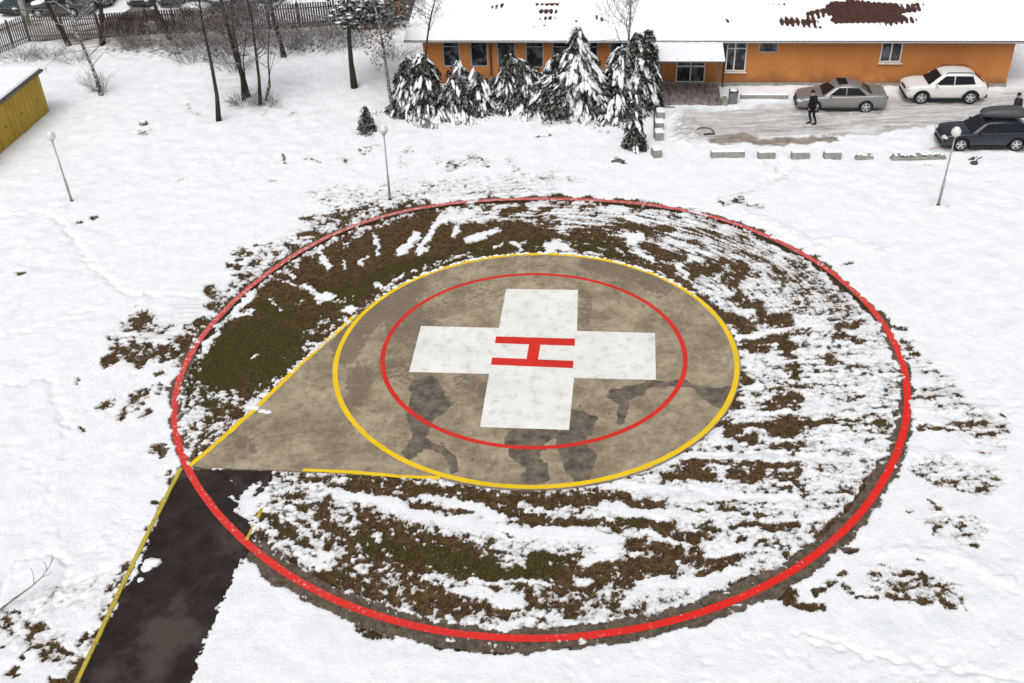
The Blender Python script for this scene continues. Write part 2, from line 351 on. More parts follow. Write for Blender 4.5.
    # south of the pad
    for pts, r, v in [
        ([(300,476),(320,481),(345,487),(365,489)], 3.8, .66), ([(352,479),(380,484),(430,491),(500,496),(560,500),(600,498),(622,497)], 7, .86), ([(375,492),(420,505),(470,512)], 3.2, .68), ([(620,500),(655,503),(668,503)], 3.6, .62),
        ([(488,506),(510,512),(530,517)], 6, .78), ([(520,516),(560,522),(610,521),(650,524),(672,530)], 5.2, .82), ([(670,530),(695,537)], 4.5, .82), ([(690,535),(712,536)], 3, .75), ([(700,526),(716,528)], 4, .7),
        ([(500,530),(510,536)], 2.6, .75), ([(577,530),(600,533)], 2, .6), ([(495,520),(502,526)], 2.2, .7),
        ([(262,514),(272,520)], 4, .6), ([(300,500),(322,502)], 3.4, .55),
        ([(277,520),(292,532),(304,543)], 5.2, .66), ([(262,534),(270,548),(290,562),(318,576)], 5.2, .6), ([(312,512),(330,520)], 6, .56), ([(296,504),(330,520),(362,538)], 12, .54), ([(350,545),(400,566),(430,590)], 13, .60),
        ([(325,545),(350,560),(395,590)], 10, .50), ([(330,575),(370,590),(420,602)], 8, .66), ([(366,522),(420,532),(470,556)], 12, .72), ([(395,546),(440,562),(500,574),(560,575)], 12, .92), ([(560,572),(610,570),(655,566),(680,556)], 9, .84),
        ([(540,556),(552,562),(566,560)], 7, .85), ([(620,540),(640,548),(672,548)], 5.4, .74), ([(612,538),(640,545)], 4, .72), ([(655,572),(672,574)], 5, .75), ([(660,545),(690,556),(690,545)], 6, .68),
        ([(690,562),(700,558)], 4.4, .7), ([(430,595),(460,606),(500,610)], 8.5, .78), ([(410,598),(440,612)], 6, .8), ([(545,590),(575,594),(600,590)], 5.4, .78), ([(530,600),(560,610),(575,608)], 6, .66), ([(608,602),(640,606)], 7, .56),
        ([(575,598),(622,594)], 5, .44), ([(484,586),(500,592)], 5.4, .68), ([(520,587),(532,592)], 3, .6), ([(600,580),(628,582)], 5, .72), ([(696,575),(712,568),(740,557)], 3.6, .72), ([(702,566),(722,562),(735,558)], 6.4, .84),
        ([(738,566),(755,570)], 3, .52), ([(738,540),(742,536)], 2.6, .7), ([(754,543),(762,541)], 2.6, .72), ([(762,560),(766,561)], 2.2, .7), ([(785,556),(786,552)], 2.2, .7), ([(672,516),(672,522)], 1.8, .8), ([(700,512),(745,507)], 1.5, .7), ([(745,512),(748,513)], 2, .8), ([(720,506),(738,504)], 1.5, .6),
        ([(660,592),(668,590)], 3, .5)]:
        P.stroke(pts, r, v, sy=.8)
    for pts, r, v in [
        ([(335,492),(380,502),(420,516),(470,526)], 6, .03), ([(470,525),(530,534),(600,538),(616,548),(596,556)], 7, .04), ([(536,524),(560,530),(620,538)], 3.5, .06), ([(425,495),(455,500),(482,506)], 4, .08), ([(448,502),(470,508)], 4, .08),
        ([(448,503),(484,510),(498,518)], 5, .06), ([(600,506),(640,513),(700,520),(690,514)], 5, .10), ([(525,511),(535,513)], 2, .1), ([(575,515),(590,513),(615,518)], 2.4, .12),
        ([(495,548),(522,550)], 3.5, .2), ([(585,562),(600,558)], 4, .05), ([(350,560),(356,554)], 2, .2), ([(456,590),(480,588),(516,600),(500,604)], 4.2, .04), ([(495,600),(520,600)], 6, .06),
        ([(470,580),(490,584),(520,582),(548,582)], 3, .12), ([(415,574),(448,582),(448,592)], 6, .26), ([(640,590),(700,582),(745,572)], 7, .10), ([(625,600),(640,588),(660,582)], 6, .12), ([(700,545),(740,550)], 5, .12), ([(676,562),(682,568)], 3, .15),
        ([(620,618),(560,624),(500,626)], 3, .15), ([(508,622),(530,620)], 3, .1), ([(330,590),(345,596)], 3, .12), ([(345,598),(376,610),(420,622),(470,627)], 2.2, .18), ([(480,618),(500,615)], 3, .5),
        ([(265,497),(290,505),(300,520)], 7, .24), ([(250,505),(262,500)], 6, .05), ([(318,545),(330,555)], 5, .2), ([(300,555),(312,562)], 3, .2), ([(650,532),(690,546)], 2.5, .12), ([(744,600),(770,580)], 4, .12)]:
        P.stroke(pts, r, v, sy=.85)
    # the churned margin outside the ring at the upper left and left
    P.stroke([(228,300),(262,262),(330,222),(420,200)], 12, .30, soft=14, mode='max')
    for pts, r, v in [
        ([(236,256),(242,250),(248,253)], 4, .85), ([(228,264),(237,265)], 3, .8), ([(236,275),(243,275)], 3, .8), ([(258,246),(268,249),(273,244)], 2, .8), ([(250,263),(256,262)], 2, .7), ([(263,264),(270,264)], 2, .7),
        ([(290,246),(298,245)], 3.4, .75), ([(210,292),(222,296),(214,306)], 7, .6), ([(300,234),(312,234),(320,236)], 3, .8), ([(302,218),(316,216)], 2.6, .7), ([(340,222),(352,214),(370,208)], 8, .60), ([(332,214),(342,210)], 3, .5),
        ([(360,206),(370,203)], 3, .6), ([(403,202),(414,202)], 2.8, .68), ([(428,202),(436,203)], 3, .72), ([(385,210),(400,207)], 3, .5), ([(318,228),(330,226)], 4, .5), ([(415,209),(440,213),(448,211)], 2.5, .65),
        ([(130,350),(160,348),(180,345)], 14, .0),
        ([(140,320),(150,324),(145,314)], 7, .62), ([(125,326),(160,330),(172,326)], 5, .44), ([(135,322),(142,319)], 4.6, .88), ([(108,362),(122,356),(138,358)], 5, .84), ([(118,350),(140,345),(150,350)], 9, .62), ([(140,363),(146,348)], 5, .84),
        ([(158,352),(178,345),(192,336),(202,326)], 8, .7), ([(165,358),(176,352)], 5, .75), ([(188,325),(200,322)], 3, .7), ([(180,366),(186,350)], 4, .5), ([(112,338),(125,342)], 6, .45),
        ([(104,407),(112,402)], 3, .8), ([(98,408),(114,400)], 3.6, .78), ([(122,417),(134,404),(142,394)], 5, .76), ([(130,410),(148,398)], 4, .6), ([(144,417),(150,410)], 4, .7), ([(140,393),(150,386)], 3, .6), ([(158,394),(162,386)], 3, .65),
        ([(155,374),(165,372)], 3, .5), ([(160,384),(168,390)], 2.6, .6), ([(156,448),(163,448)], 4, .76), ([(160,456),(161,452)], 3, .7), ([(80,428),(80,432)], 2, .75), ([(148,452),(152,452)], 1.6, .5), ([(76,380),(77,384)], 2, .6),
        ([(154,503),(162,503)], 2.4, .85), ([(172,484),(178,476)], 3.6, .78), ([(148,528),(150,526)], 2, .85), ([(158,478),(170,472)], 1.6, .5),
        ([(196,384),(206,396)], 5, .5), ([(206,402),(216,406)], 4.4, .8), ([(228,408),(240,414)], 6, .8), ([(200,438),(210,428)], 5, .55), ([(196,450),(202,446)], 3.2, .75), ([(210,424),(222,418)], 4.6, .6), ([(192,425),(196,432)], 3, .6), ([(186,380),(192,400)], 4, .5),
        # lower left
        ([(62,648),(70,654),(78,656)], 3.6, .85), ([(70,683),(76,672),(84,666)], 8, .9), ([(48,678),(58,680)], 3.6, .8), ([(8,672),(16,666)], 3.6, .8), ([(36,645),(42,643)], 2.6, .7), ([(50,643),(62,646)], 2, .7), ([(24,656),(28,650)], 3, .65), ([(0,644),(8,640)], 2.6, .7),
        ([(14,636),(20,630)], 2, .5), ([(14,676),(20,674)], 2, .6), ([(30,652),(40,646)], 2.6, .6), ([(80,640),(86,634)], 3, .7), ([(100,614),(104,618)], 3.4, .8), ([(96,630),(90,642)], 3, .75), ([(118,598),(122,590)], 2.6, .7), ([(110,606),(114,602)], 2.6, .7),
        ([(10,622),(70,655)], 18, .33), ([(100,610),(130,560)], 5, .38), ([(30,600),(100,590)], 20, .18),
        # far meadow spots
        ([(78,223),(84,221)], 1.7, 0.64), ([(92,219),(99,218)], 1.7, 0.64), ([(18,276),(26,273)], 1.3, 0.56), ([(105,214),(112,210)], 6.8, 0.08),
        ([(283,156),(286,162)], 1.9, 0.48), ([(308,158),(314,162)], 2.5, 0.4), ([(342,158),(350,163)], 3.1, 0.38), ([(360,152),(376,146)], 4.2, 0.34), ([(400,156),(410,150)], 3.4, 0.3), ([(270,180),(276,182)], 1.7, 0.56), ([(178,182),(186,181)], 2.2, 0.48), ([(398,163),(406,166)], 2.5, 0.32),
        ([(188,106),(196,115)], 3.4, 0.32), ([(292,115),(296,112)], 2.2, 0.36), ([(450,166),(470,158),(486,163)], 5.1, 0.32), ([(436,158),(440,162)], 3.4, 0.29), ([(540,137),(548,133)], 1.7, 0.44), ([(616,160),(622,161)], 1.5, 0.64), ([(510,160),(520,175)], 3.4, 0.29), ([(560,178),(580,180)], 3.4, 0.26),
        ([(735,200),(740,196)], 1.7, 0.48), ([(722,200),(726,202)], 1.9, 0.44), ([(733,200),(748,206),(764,208)], 1.7, 0.36), ([(970,160),(974,158)], 2.1, 0.44), ([(925,163),(930,164)], 1.4, 0.48), ([(930,206),(944,208)], 2.5, 0.34),
        ([(140,134),(152,134)], 2.5, 0.4), ([(30,210),(60,240),(100,280),(130,300),(200,296)], 0.085, 0)]:
        P.stroke(pts, r, v, sy=.8) if r < 15 else P.stroke(pts, r, v, sy=.8, mode='max', soft=r)
    P.poly([(300,190),(560,168),(560,196),(430,202),(330,214)], .22, 12, mode='max')
    P.poly([(0,24),(60,52),(130,60),(300,60),(400,45),(400,30),(0,16)], .24, 10, mode='max')
    # south edge of the ring: the concrete under the red line is swept clear
    clear = [(909,392,4),(905,425,6),(896,455,9),(880,482,10),(858,512,12),(828,543,13),(792,572,14),(750,592,15),(700,612,15),(640,628,15),(580,637,15),(530,641,14),(480,640,14),(440,634,14),(394,624,14),(352,608,14),(310,590,14),(275,568,12),(256,552,9),(246,542,6)]
    for a, b in zip(clear, clear[1:]): P.stroke([a[:2], b[:2]], (a[2]+b[2])/2*.95, .8, soft=5, sy=.8)
    P.stroke([(425,640),(440,644),(448,640)], 5, .75, sy=.8); P.stroke([(360,628),(374,636),(388,634)], 5, .8, sy=.8); P.stroke([(452,646),(470,650)], 4, .7, sy=.8)
    P.stroke(RED+[RED[0]], 4, .95, soft=3, sy=.8)
    for i, w in ((0,1.6),):
        pass
    for a in [((540,198),(545,198)), ((690,211),(705,214)), ((193,345),(199,338)), ((470,202),(476,201)), ((640,204),(650,205)), ((820,264),(826,268))]: P.stroke(list(a), 2, .35)
    # asphalt walk swept clear, with ragged snow along its right side
    P.poly([(180,470),(268,470),(262,492),(240,496),(236,510),(246,520),(247,538),(246,552),(236,572),(222,600),(210,628),(198,655),(190,690),(75,690),(100,640),(140,560)], 1.0, 5)
    P.stroke([(234,486),(228,484)], 1.2, .1, soft=2); P.stroke([(258,484),(250,492),(244,500)], 4, .05); P.stroke([(236,500),(232,498)], 2, .2)
    return P
CEN = (.92, 31.4)
def bareness(x, y, u, v, P):
    """0.5 is the edge between bare ground and snow"""
    D = P.sample(u + 18*fbm(x*1.3, y*1.3, 5, 5, .7), v + 11*fbm(x*1.3, y*1.3, 9, 5, .7))
    r = np.hypot(x-CEN[0], y-CEN[1]); th = np.arctan2(y-CEN[1], x-CEN[0])
    iso = .45*fbm(x*2.6, y*2.6, 11, 3, .6)+.85*fbm(x*5.6, y*6.5, 13, 4, .68)
    hor = .8*fbm(x*1.2, y*5.0, 23, 4, .65)+.5*fbm(x*4.5, y*9, 27, 3, .7)
    tan = .8*fbm(th*9, r*8, 37, 4, .7)+.6*fbm(th*26, r*15, 39, 3, .7)
    wt = np.clip(np.sin(th)*np.clip(np.cos(th)+.6, 0, 1)*1.4, 0, 1)*np.clip((15-r)/2, 0, 1)
    wh = np.clip(np.cos(th)*1.5+.2, 0, 1)*(1-wt)*.8
    n = iso*(1-.85*wt-.65*wh)+tan*wt+hor*wh
    n = n+.5*fbm(x*8, y*8, 51, 3, .8)*(1-.6*wt)
    D = D*np.where((r > 13.8) & (D < .9), .86, 1)
    D0 = D
    solid = np.clip(np.cos(th-2.2)*1.4, 0, 1)*np.clip((D-.85)/.05, 0, 1)+np.clip((D-.93)/.05, 0, 1)
    D = np.where(D > .3, .5+(D-.5)*(.72+.28*np.clip(solid, 0, 1)), D)
    amp = np.clip(D/.22, 0, 1)*1.45*(1-.5*np.clip(solid, 0, 1))*(1-.75*np.clip((D0-.955)/.03, 0, 1))
    
    D = D+.07*np.clip(D/.2, 0, 1)
    B = D + n*amp
    return np.where(D < .02, 0, B)
# ------------------------------------------------------------------ ground
P_bare = bare_map()
P_green = Painter()
for pts, r, v in [([(205,385),(235,350),(285,330),(270,370)], 26, .9), ([(300,300),(350,285),(300,330)], 14, .5), ([(330,290),(400,270),(470,256),(560,247),(620,250)], 7, .75), ([(680,262),(720,268)], 6, .5), ([(370,540),(450,560),(520,572)], 14, .7), ([(540,560),(565,560)], 8, 1), ([(270,520),(330,580)], 14, .6), ([(500,512),(650,522)], 4, .6)]:
    P_green.stroke(pts, r, v, soft=r)
P_dirt = Painter()
for pts, r, v in [([(690,128),(760,122),(900,112),(1040,104)], 18, .60), ([(716,141),(745,137),(760,143),(790,140),(830,138)], 5, .95), ([(735,133),(790,128),(860,124),(920,121),(960,120)], 3.0, .7), ([(800,116),(900,112),(1024,106)], 2.4, .6), ([(835,133),(905,128),(930,126)], 2.5, .7),
                  ([(690,124),(730,120),(780,118)], 2, .4), ([(960,108),(1040,100)], 3, .5), ([(800,112),(880,114)], 3, .75), ([(900,104),(985,104)], 3, .7), ([(935,148),(1030,150)], 4, .7), ([(766,160),(786,176),(760,186),(722,203)], 3, .33), ([(733,203),(762,207)], 2, .7),
                  ([(792,236),(840,246),(880,252)], 6, .12), ([(600,494),(680,492),(740,498),(800,500)], 3, .30), ([(655,455),(800,457),(850,458)], 2.2, .22), ([(640,503),(790,504)], 1.6, .4), ([(985,418),(1000,430)], 10, .4), ([(930,395),(962,392)], 6, .4), ([(945,480),(988,486)], 8, .25), ([(900,400),(960,400)], 8, .2),
                  ([(300,470),(330,482)], 3, .2), ([(222,520),(245,540)], 8, .0), ([(690,240),(740,250),(840,300),(880,350)], 22, .22), ([(560,205),(640,208)], 10, .15), ([(350,215),(420,204)], 12, .25), ([(145,330),(215,300)], 18, .25),
                  ([(0,28),(100,40),(200,40),(300,30),(410,24)], 9, .65), ([(0,14),(100,12)], 3, .1), ([(200,52),(250,66),(230,90)], 12, .25), ([(255,95),(262,108)], 9, .35), ([(240,105),(250,108)], 6, .35), ([(95,92),(104,94)], 5, .4), ([(165,42),(172,44)], 8, .4),
                  ([(400,112),(500,112),(660,112)], 4, .18)]:
    P_dirt.stroke(pts, r, v, soft=max(3, r*.9), sy=.8, mode='max')
P_dep = Painter()       # trodden tracks, ruts and heaps
for pts, r, v in [([(0,216),(35,212),(62,222),(82,252),(100,275),(125,293),(160,296),(196,295)], 2.2, -.05), ([(0,336),(60,322),(95,308)], 2.5, -.04), ([(0,385),(50,376),(60,420)], 4, -.05), ([(0,590),(20,560),(50,552),(72,565),(60,590)], 3, -.06), ([(70,565),(100,545)], 2, -.05), ([(60,590),(120,565)], 2, -.05), ([(20,620),(60,600)], 3, -.05),
                  ([(740,213),(790,232),(812,248),(840,240),(880,250)], 5, .07), ([(725,205),(760,190),(786,168),(784,160)], 3, -.06), ([(682,122),(692,132),(684,140)], 10, .16), ([(600,494),(680,492),(740,498),(800,500)], 3.5, -.03), ([(650,455),(800,457),(850,458)], 2, -.03),
                  ([(740,412),(850,408)], 3, .03), ([(880,453),(1000,455)], 5, .03), ([(880,550),(960,555),(1010,580)], 7, .05), ([(800,632),(870,652),(930,668),(1024,682)], 2, -.05), ([(905,412),(1000,408)], 3, .06), ([(738,337),(822,325)], 2, .05), ([(200,500),(160,580),(120,640)], 3, .05)]:
    P_dep.stroke(pts, r, v, soft=max(2.5, r), sy=.8)
def axis(parts):
    out = [parts[0][0]]
    for a, b, d in parts: out += list(np.linspace(a, b, max(1, int(round((b-a)/d)))+1)[1:])
    return np.array(out)
def grow(a, b, n, p=2.2): return a+(b-a)*(np.linspace(0, 1, n) ** p)
xs = np.concatenate([-grow(26, 600, 60)[::-1], axis([(-26, -16, .1), (-16, 17.5, .05), (17.5, 28, .1)])[1:], grow(28, 600, 60)[1:]])
ys = np.concatenate([-grow(0, 300, 24)[::-1], axis([(0, 15, .5), (15, 30, .055), (30, 50, .07), (50, 62, .12), (62, 86, .3)])[1:], grow(86, 900, 60)[1:]])
NX, NY = len(xs), len(ys)
GX, GY = np.meshgrid(xs, ys); gx = GX.ravel(); gy = GY.ravel()
gu, gv = px_of(gx, gy, 0.0)
wz = gx*F_.x+gy*F_.y-CAMH*F_.z
bad = (wz < 3); gu = np.where(bad, -9999, gu); gv = np.where(bad, -9999, gv)
out_ = (gu < -39) | (gu > 1058) | (gv < -19) | (gv > 738)
Bn = bareness(gx, gy, gu, gv, P_bare); Bn = np.where(out_, 0, Bn)
w1 = fbm(gx*.9, gy*.9, 61, 4, .65); w2 = fbm(gx*.9, gy*.9, 63, 4, .65); w3 = fbm(gx*3.5, gy*3.5, 65, 3, .6)
dirt = P_dirt.sample(gu+30*w1, gv+9*w2)*(~out_); dep = P_dep.sample(gu+14*w1, gv+10*w2)*(~out_)*(.35+1.1*np.clip(.5+w3*2, 0, 1)); green = P_green.sample(gu+40*w1, gv+30*w2)*(~out_)
Dv = P_bare.sample(gu, gv)*(~out_)
# the pad and the ring strip, as real outlines on the ground
def harm(pts, c=CEN, k=2):
    q = np.array([at(*p)[:2] for p in pts]); th = np.arctan2(q[:,1]-c[1], q[:,0]-c[0]); r = np.hypot(q[:,1]-c[1], q[:,0]-c[0])
    A = np.stack([np.ones_like(th)]+[f(j*th) for j in range(1, k+1) for f in (np.cos, np.sin)], 1)
    co = np.linalg.lstsq(A, r, rcond=None)[0]
    return lambda t: np.stack([np.ones_like(t)]+[f(j*t) for j in range(1, k+1) for f in (np.cos, np.sin)], 1) @ co
YEL = [(539,254.5),(449,266.5),(397,290),(354,322.4),(335,354.6),(337,389),(363,427.7),(406,460),(449,477),(500.5,487),(560.6,486.5),(620.8,475),(685,445),(724,406),(737.7,363),(728,333),(698,299),(655,275),(595,258)]
INN = [(539,275.5),(462,284),(414.5,307),(386.6,342),(383.6,367.5),(395,393),(423,419),(462,439),(509,448),(560.6,447),(621,430),(664,402),(685,367.5),(684.4,342),(659.5,311.6),(621,290),(578,278)]
fY = harm(YEL); fI = harm(INN); 
redq = np.array([at(*p)[:2] for p in RED]); rth = np.arctan2(redq[:,1]-CEN[1], redq[:,0]-CEN[0]); rr = np.hypot(redq[:,1]-CEN[1], redq[:,0]-CEN[0]); o_ = np.argsort(rth); rth = rth[o_]; rr = rr[o_]
def fR(t):
    t = (t+np.pi) % (2*np.pi)-np.pi
    a = sum(np.interp(((t+d+np.pi) % (2*np.pi))-np.pi, np.concatenate([rth-2*np.pi, rth, rth+2*np.pi]), np.tile(rr, 3))*w for d, w in ((-.05, .25), (0, .5), (.05, .25)))
    return a
APEX = np.array(at(188, 466)[:2]); TAN1 = np.array(at(352, 322)[:2]); TAN2 = np.array(at(440, 477.5)[:2])
def pad_radius(t):
    r = fY(t)+.13
    def seg(p, q):
        d = np.stack([np.cos(t), np.sin(t)], 1); e = q-p; c = np.array(CEN)
        det = d[:,0]*(-e[1])+d[:,1]*e[0]
        w = p-c; s = (w[0]*(-e[1])+w[1]*e[0])/det; k = (d[:,0]*w[1]-d[:,1]*w[0])/det
        return np.where((k >= 0) & (k <= 1) & (s > 0), s, 0)
    off = lambda p, q: (p, q)
    return np.maximum(r, np.maximum(seg(APEX, TAN1), seg(APEX, TAN2)))
gth = np.arctan2(gy-CEN[1], gx-CEN[0]); gr = np.hypot(gx-CEN[0], gy-CEN[1])
near = gr < 20
padr = np.zeros_like(gr); padr[near] = pad_radius(gth[near])
inpad = gr < padr
edge = np.clip((gr-padr+.02)/.12, 0, 1)
ringd = gr-fR(gth)
fine = fbm(gx*5, gy*5, 71, 4, .6); mid = fbm(gx*1.1, gy*1.1, 77, 4); big = fbm(gx*.12, gy*.12, 79, 3)
trail = np.zeros_like(gx)
frs = random.Random(12)
def steps(pts, gap=.32, r=.13, d=-.055):
    q = [at(*p) for p in pts]
    k = 0
    for a, b in zip(q, q[1:]):
        n = max(1, int((b-a).length/gap)); t_ = (b-a).normalized(); s_ = Vector((-t_.y, t_.x, 0))
        for i in range(n):
            c = a+(b-a)*i/n+s_*(.11 if k % 2 else -.11)+Vector((frs.gauss(0,.05), frs.gauss(0,.05), 0)); k += 1
            i0, i1 = np.searchsorted(xs, [c.x-.35, c.x+.35]); j0, j1 = np.searchsorted(ys, [c.y-.35, c.y+.35])
            if i1 <= i0 or j1 <= j0: continue
            X, Y = np.meshgrid(xs[i0:i1], ys[j0:j1]); al = (X-c.x)*t_.x+(Y-c.y)*t_.y; ac = -(X-c.x)*t_.y+(Y-c.y)*t_.x
            g = np.exp(-((al/(r*1.25))**2+(ac/(r*.7))**2)**1.6)*d*frs.uniform(.6, 1.2); T2 = trail.reshape(NY, NX); T2[j0:j1, i0:i1] = np.minimum(T2[j0:j1, i0:i1], g)
steps([(0,590),(12,570),(30,556),(52,552),(72,565),(64,585),(52,600)]); steps([(70,563),(100,548),(128,540)]); steps([(56,592),(90,578),(128,566)]); steps([(0,628),(30,612),(70,598),(110,588)]); steps([(0,640),(20,625),(15,655),(0,668)])
steps([(815,641),(870,655),(930,668),(1030,684)], .3, .14, -.08); steps([(770,633),(820,640)], .5, .1)
steps([(0,216),(35,212),(62,222),(82,252),(100,275),(125,293),(160,296),(196,295)], .4, .16, -.05); steps([(0,336),(60,322),(110,300)], .4, .16, -.05); steps([(0,388),(50,378),(60,400),(70,440)], .35, .16, -.05)
steps([(723,204),(745,196),(768,186),(784,172),(786,160)], .3, .2, -.07); steps([(200,500),(175,560),(130,640)], .6, .1, -.05); steps([(0,440),(40,470),(60,520)], .5, .14, -.04)
for _ in range(40):
    u_ = frs.uniform(560, 1010); v_ = frs.uniform(640, 683); steps([(u_, v_), (u_+frs.uniform(-30, 30), v_+frs.uniform(-8, 8))], .4, .12, -.03)
for _ in range(50):
    u_ = frs.uniform(0, 160); v_ = frs.uniform(300, 670); steps([(u_, v_), (u_+frs.uniform(-30, 30), v_+frs.uniform(-12, 12))], .45, .13, -.03)
for _ in range(30):
    u_ = frs.uniform(915, 1020); v_ = frs.uniform(330, 620); steps([(u_, v_), (u_+frs.uniform(-30, 30), v_+frs.uniform(-8, 8))], .45, .13, -.035)
dep = dep+trail
cover = np.clip((.5-Bn)/.16+.5, 0, 1); cover = cover*cover*(3-2*cover)
churn = np.clip(Dv*2.2, 0, 1)
thick = .075+.045*mid+fine*(.034+.05*churn)+dep
zz = -.055+.035*fine*(1-cover)+cover*thick+np.clip((gr-14)/10, 0, 1)*(.10*mid+.30*big*np.clip((gr-14)/20, 0, 1))
inred = ringd < 0
zz = np.where(inpad, -.16, zz)
zz = np.where(~inpad & (gr-padr < .25), zz*edge+(-.05)*(1-edge), zz)
# asphalt walk outline
WALK = [(182,470),(272,470),(262,505),(252,545),(236,578),(222,608),(210,636),(198,664),(186,720),(55,720),(75,688),(130,574)]
def inpoly(X, Y, pl):
    ins = np.zeros(X.shape, bool); n = len(pl)
    for i in range(n):
        ax, ay = pl[i]; bx, by = pl[(i+1) % n]
        ins ^= ((ay > Y) != (by > Y)) & (X < (bx-ax)*(Y-ay)/(by-ay+1e-9)+ax)
    return ins
inwalk = inpoly(gu, gv, WALK)
zz = np.where(inwalk & (cover < .5), -.12, zz)
zz = np.where((np.abs(ringd) < .6) & (cover < .5), -.10, zz)
zz = np.where(out_ & (gr > 60), 0, zz)
def grid_object(name, mask, mat):
    idx = np.arange(NX*NY).reshape(NY, NX)
    q = np.stack([idx[:-1,:-1], idx[:-1,1:], idx[1:,1:], idx[1:,:-1]], -1).reshape(-1, 4)
    q = q[mask]
    used, inv = np.unique(q, return_inverse=True); inv = inv.reshape(-1, 4)
    me = bpy.data.meshes.new(name); n = len(used); k = len(inv)
    me.vertices.add(n); me.vertices.foreach_set('co', np.stack([gx[used], gy[used], zz[used]], 1).astype(np.float32).ravel())
    me.loops.add(k*4); me.loops.foreach_set('vertex_index', inv.astype(np.int32).ravel())
    me.polygons.add(k); me.polygons.foreach_set('loop_start', np.arange(0, k*4, 4, dtype=np.int32)); me.polygons.foreach_set('loop_total', np.full(k, 4, np.int32))
    me.polygons.foreach_set('use_smooth', np.ones(k, bool)); me.update(); me.validate()
    for an, arr in (('bare', Bn), ('dirt', dirt), ('green', green), ('churn', churn)):
        a = me.attributes.new(an, 'FLOAT', 'POINT'); a.data.foreach_set('value', arr[used].astype(np.float32))
    me.materials.append(mat); o = bpy.data.objects.new(name, me); COL.objects.link(o); return o
def ground_mat():
    t = NT('snow_and_turf')
    B = t.attr('bare'); f1 = t.noise(16, 5, .7); f2 = t.noise(45, 3, .7)
    f3 = t.noise(24, 5, .8); x = t.math('ADD', B, t.math('MULTIPLY', t.math('ADD', t.math('MULTIPLY', t.math('SUBTRACT', f1, .5), .5), t.math('MULTIPLY', t.math('SUBTRACT', f3, .5), .45)), t.rng(B, .0, .3)))
    fac = t.rng(x, .445, .54)
    # turf
    g1 = t.noise(5, 5, .75); g2 = t.noise(17, 5, .8); g3 = t.noise(.9, 3, .6)
    brown = t.mix(t.rng(g2, .38, .64), (.011, .0065, .003), (.095, .054, .026))
    straw = t.mix(t.rng(g2, .36, .66), (.028, .017, .008), (.21, .137, .062))
    grn = t.mix(t.rng(g2, .38, .66), (.011, .012, .003), (.080, .080, .014))
    turf = t.mix(t.rng(g1, .44, .60), brown, straw)
    gm = t.math('MULTIPLY', t.rng(t.math('ADD', t.attr('green'), t.math('MULTIPLY', t.math('SUBTRACT', g3, .5), 1.5)), .25, .85), t.rng(g1, .40, .56, 0, .85), True)
    turf = t.mix(gm, turf, grn)
    # snow
    s1 = t.noise(1.3, 5, .6)
    sn = t.mix(t.rng(s1, .3, .7), (.78, .81, .845), (.89, .905, .93))
    d = t.attr('dirt'); st = t.noise(1, 6, .75, sc=(.4, 4.5, 1))
    df = t.rng(t.math('ADD', d, t.math('MULTIPLY', t.math('SUBTRACT', st, .5), 1.5)), .2, .9)
    df = t.math('MULTIPLY', df, t.rng(d, .02, .2))
    sn = t.mix(df, sn, t.mix(t.rng(t.noise(2, 5, .7), .35, .65), (.20, .165, .13), (.36, .32, .28)))
    # thin melting snow near the bare spots lets the soil through
    thin = t.math('MULTIPLY', t.rng(x, .18, .47), .62)
    sn = t.mix(thin, sn, (.40, .37, .335))
    sp = t.math('MULTIPLY', t.rng(t.noise(20, 4, .8), .60, .66), t.rng(t.attr('churn'), .08, .6, 0, .85))
    sn = t.mix(sp, sn, (.10, .07, .05))
    t.col(t.mix(fac, sn, turf)); t.rough(.85)
    bh = t.math('ADD', t.noise(10, 6, .7), t.math('MULTIPLY', g2, .5)); t.bump(bh, .75, .05)
    return t.m
gm = ground_mat()
cu = gu.reshape(NY, NX); cv = gv.reshape(NY, NX)
fu = (cu[:-1,:-1]+cu[1:,1:])/2; fv = (cv[:-1,:-1]+cv[1:,1:])/2
LOT = [(668,122),(700,96),(740,90),(1045,84),(1045,153),(900,155),(700,153)]
lot = inpoly(fu, fv, LOT).ravel()
drop = (inpad.reshape(NY, NX)[:-1,:-1] & inpad.reshape(NY, NX)[1:,1:]).ravel() & (gr.reshape(NY, NX)[:-1,:-1].ravel() < padr.reshape(NY, NX)[:-1,:-1].ravel()-.5)
tag(grid_object('ground', ~lot & ~drop, gm), kind='structure')
tag(grid_object('parking_lot', lot, gm), kind='structure')
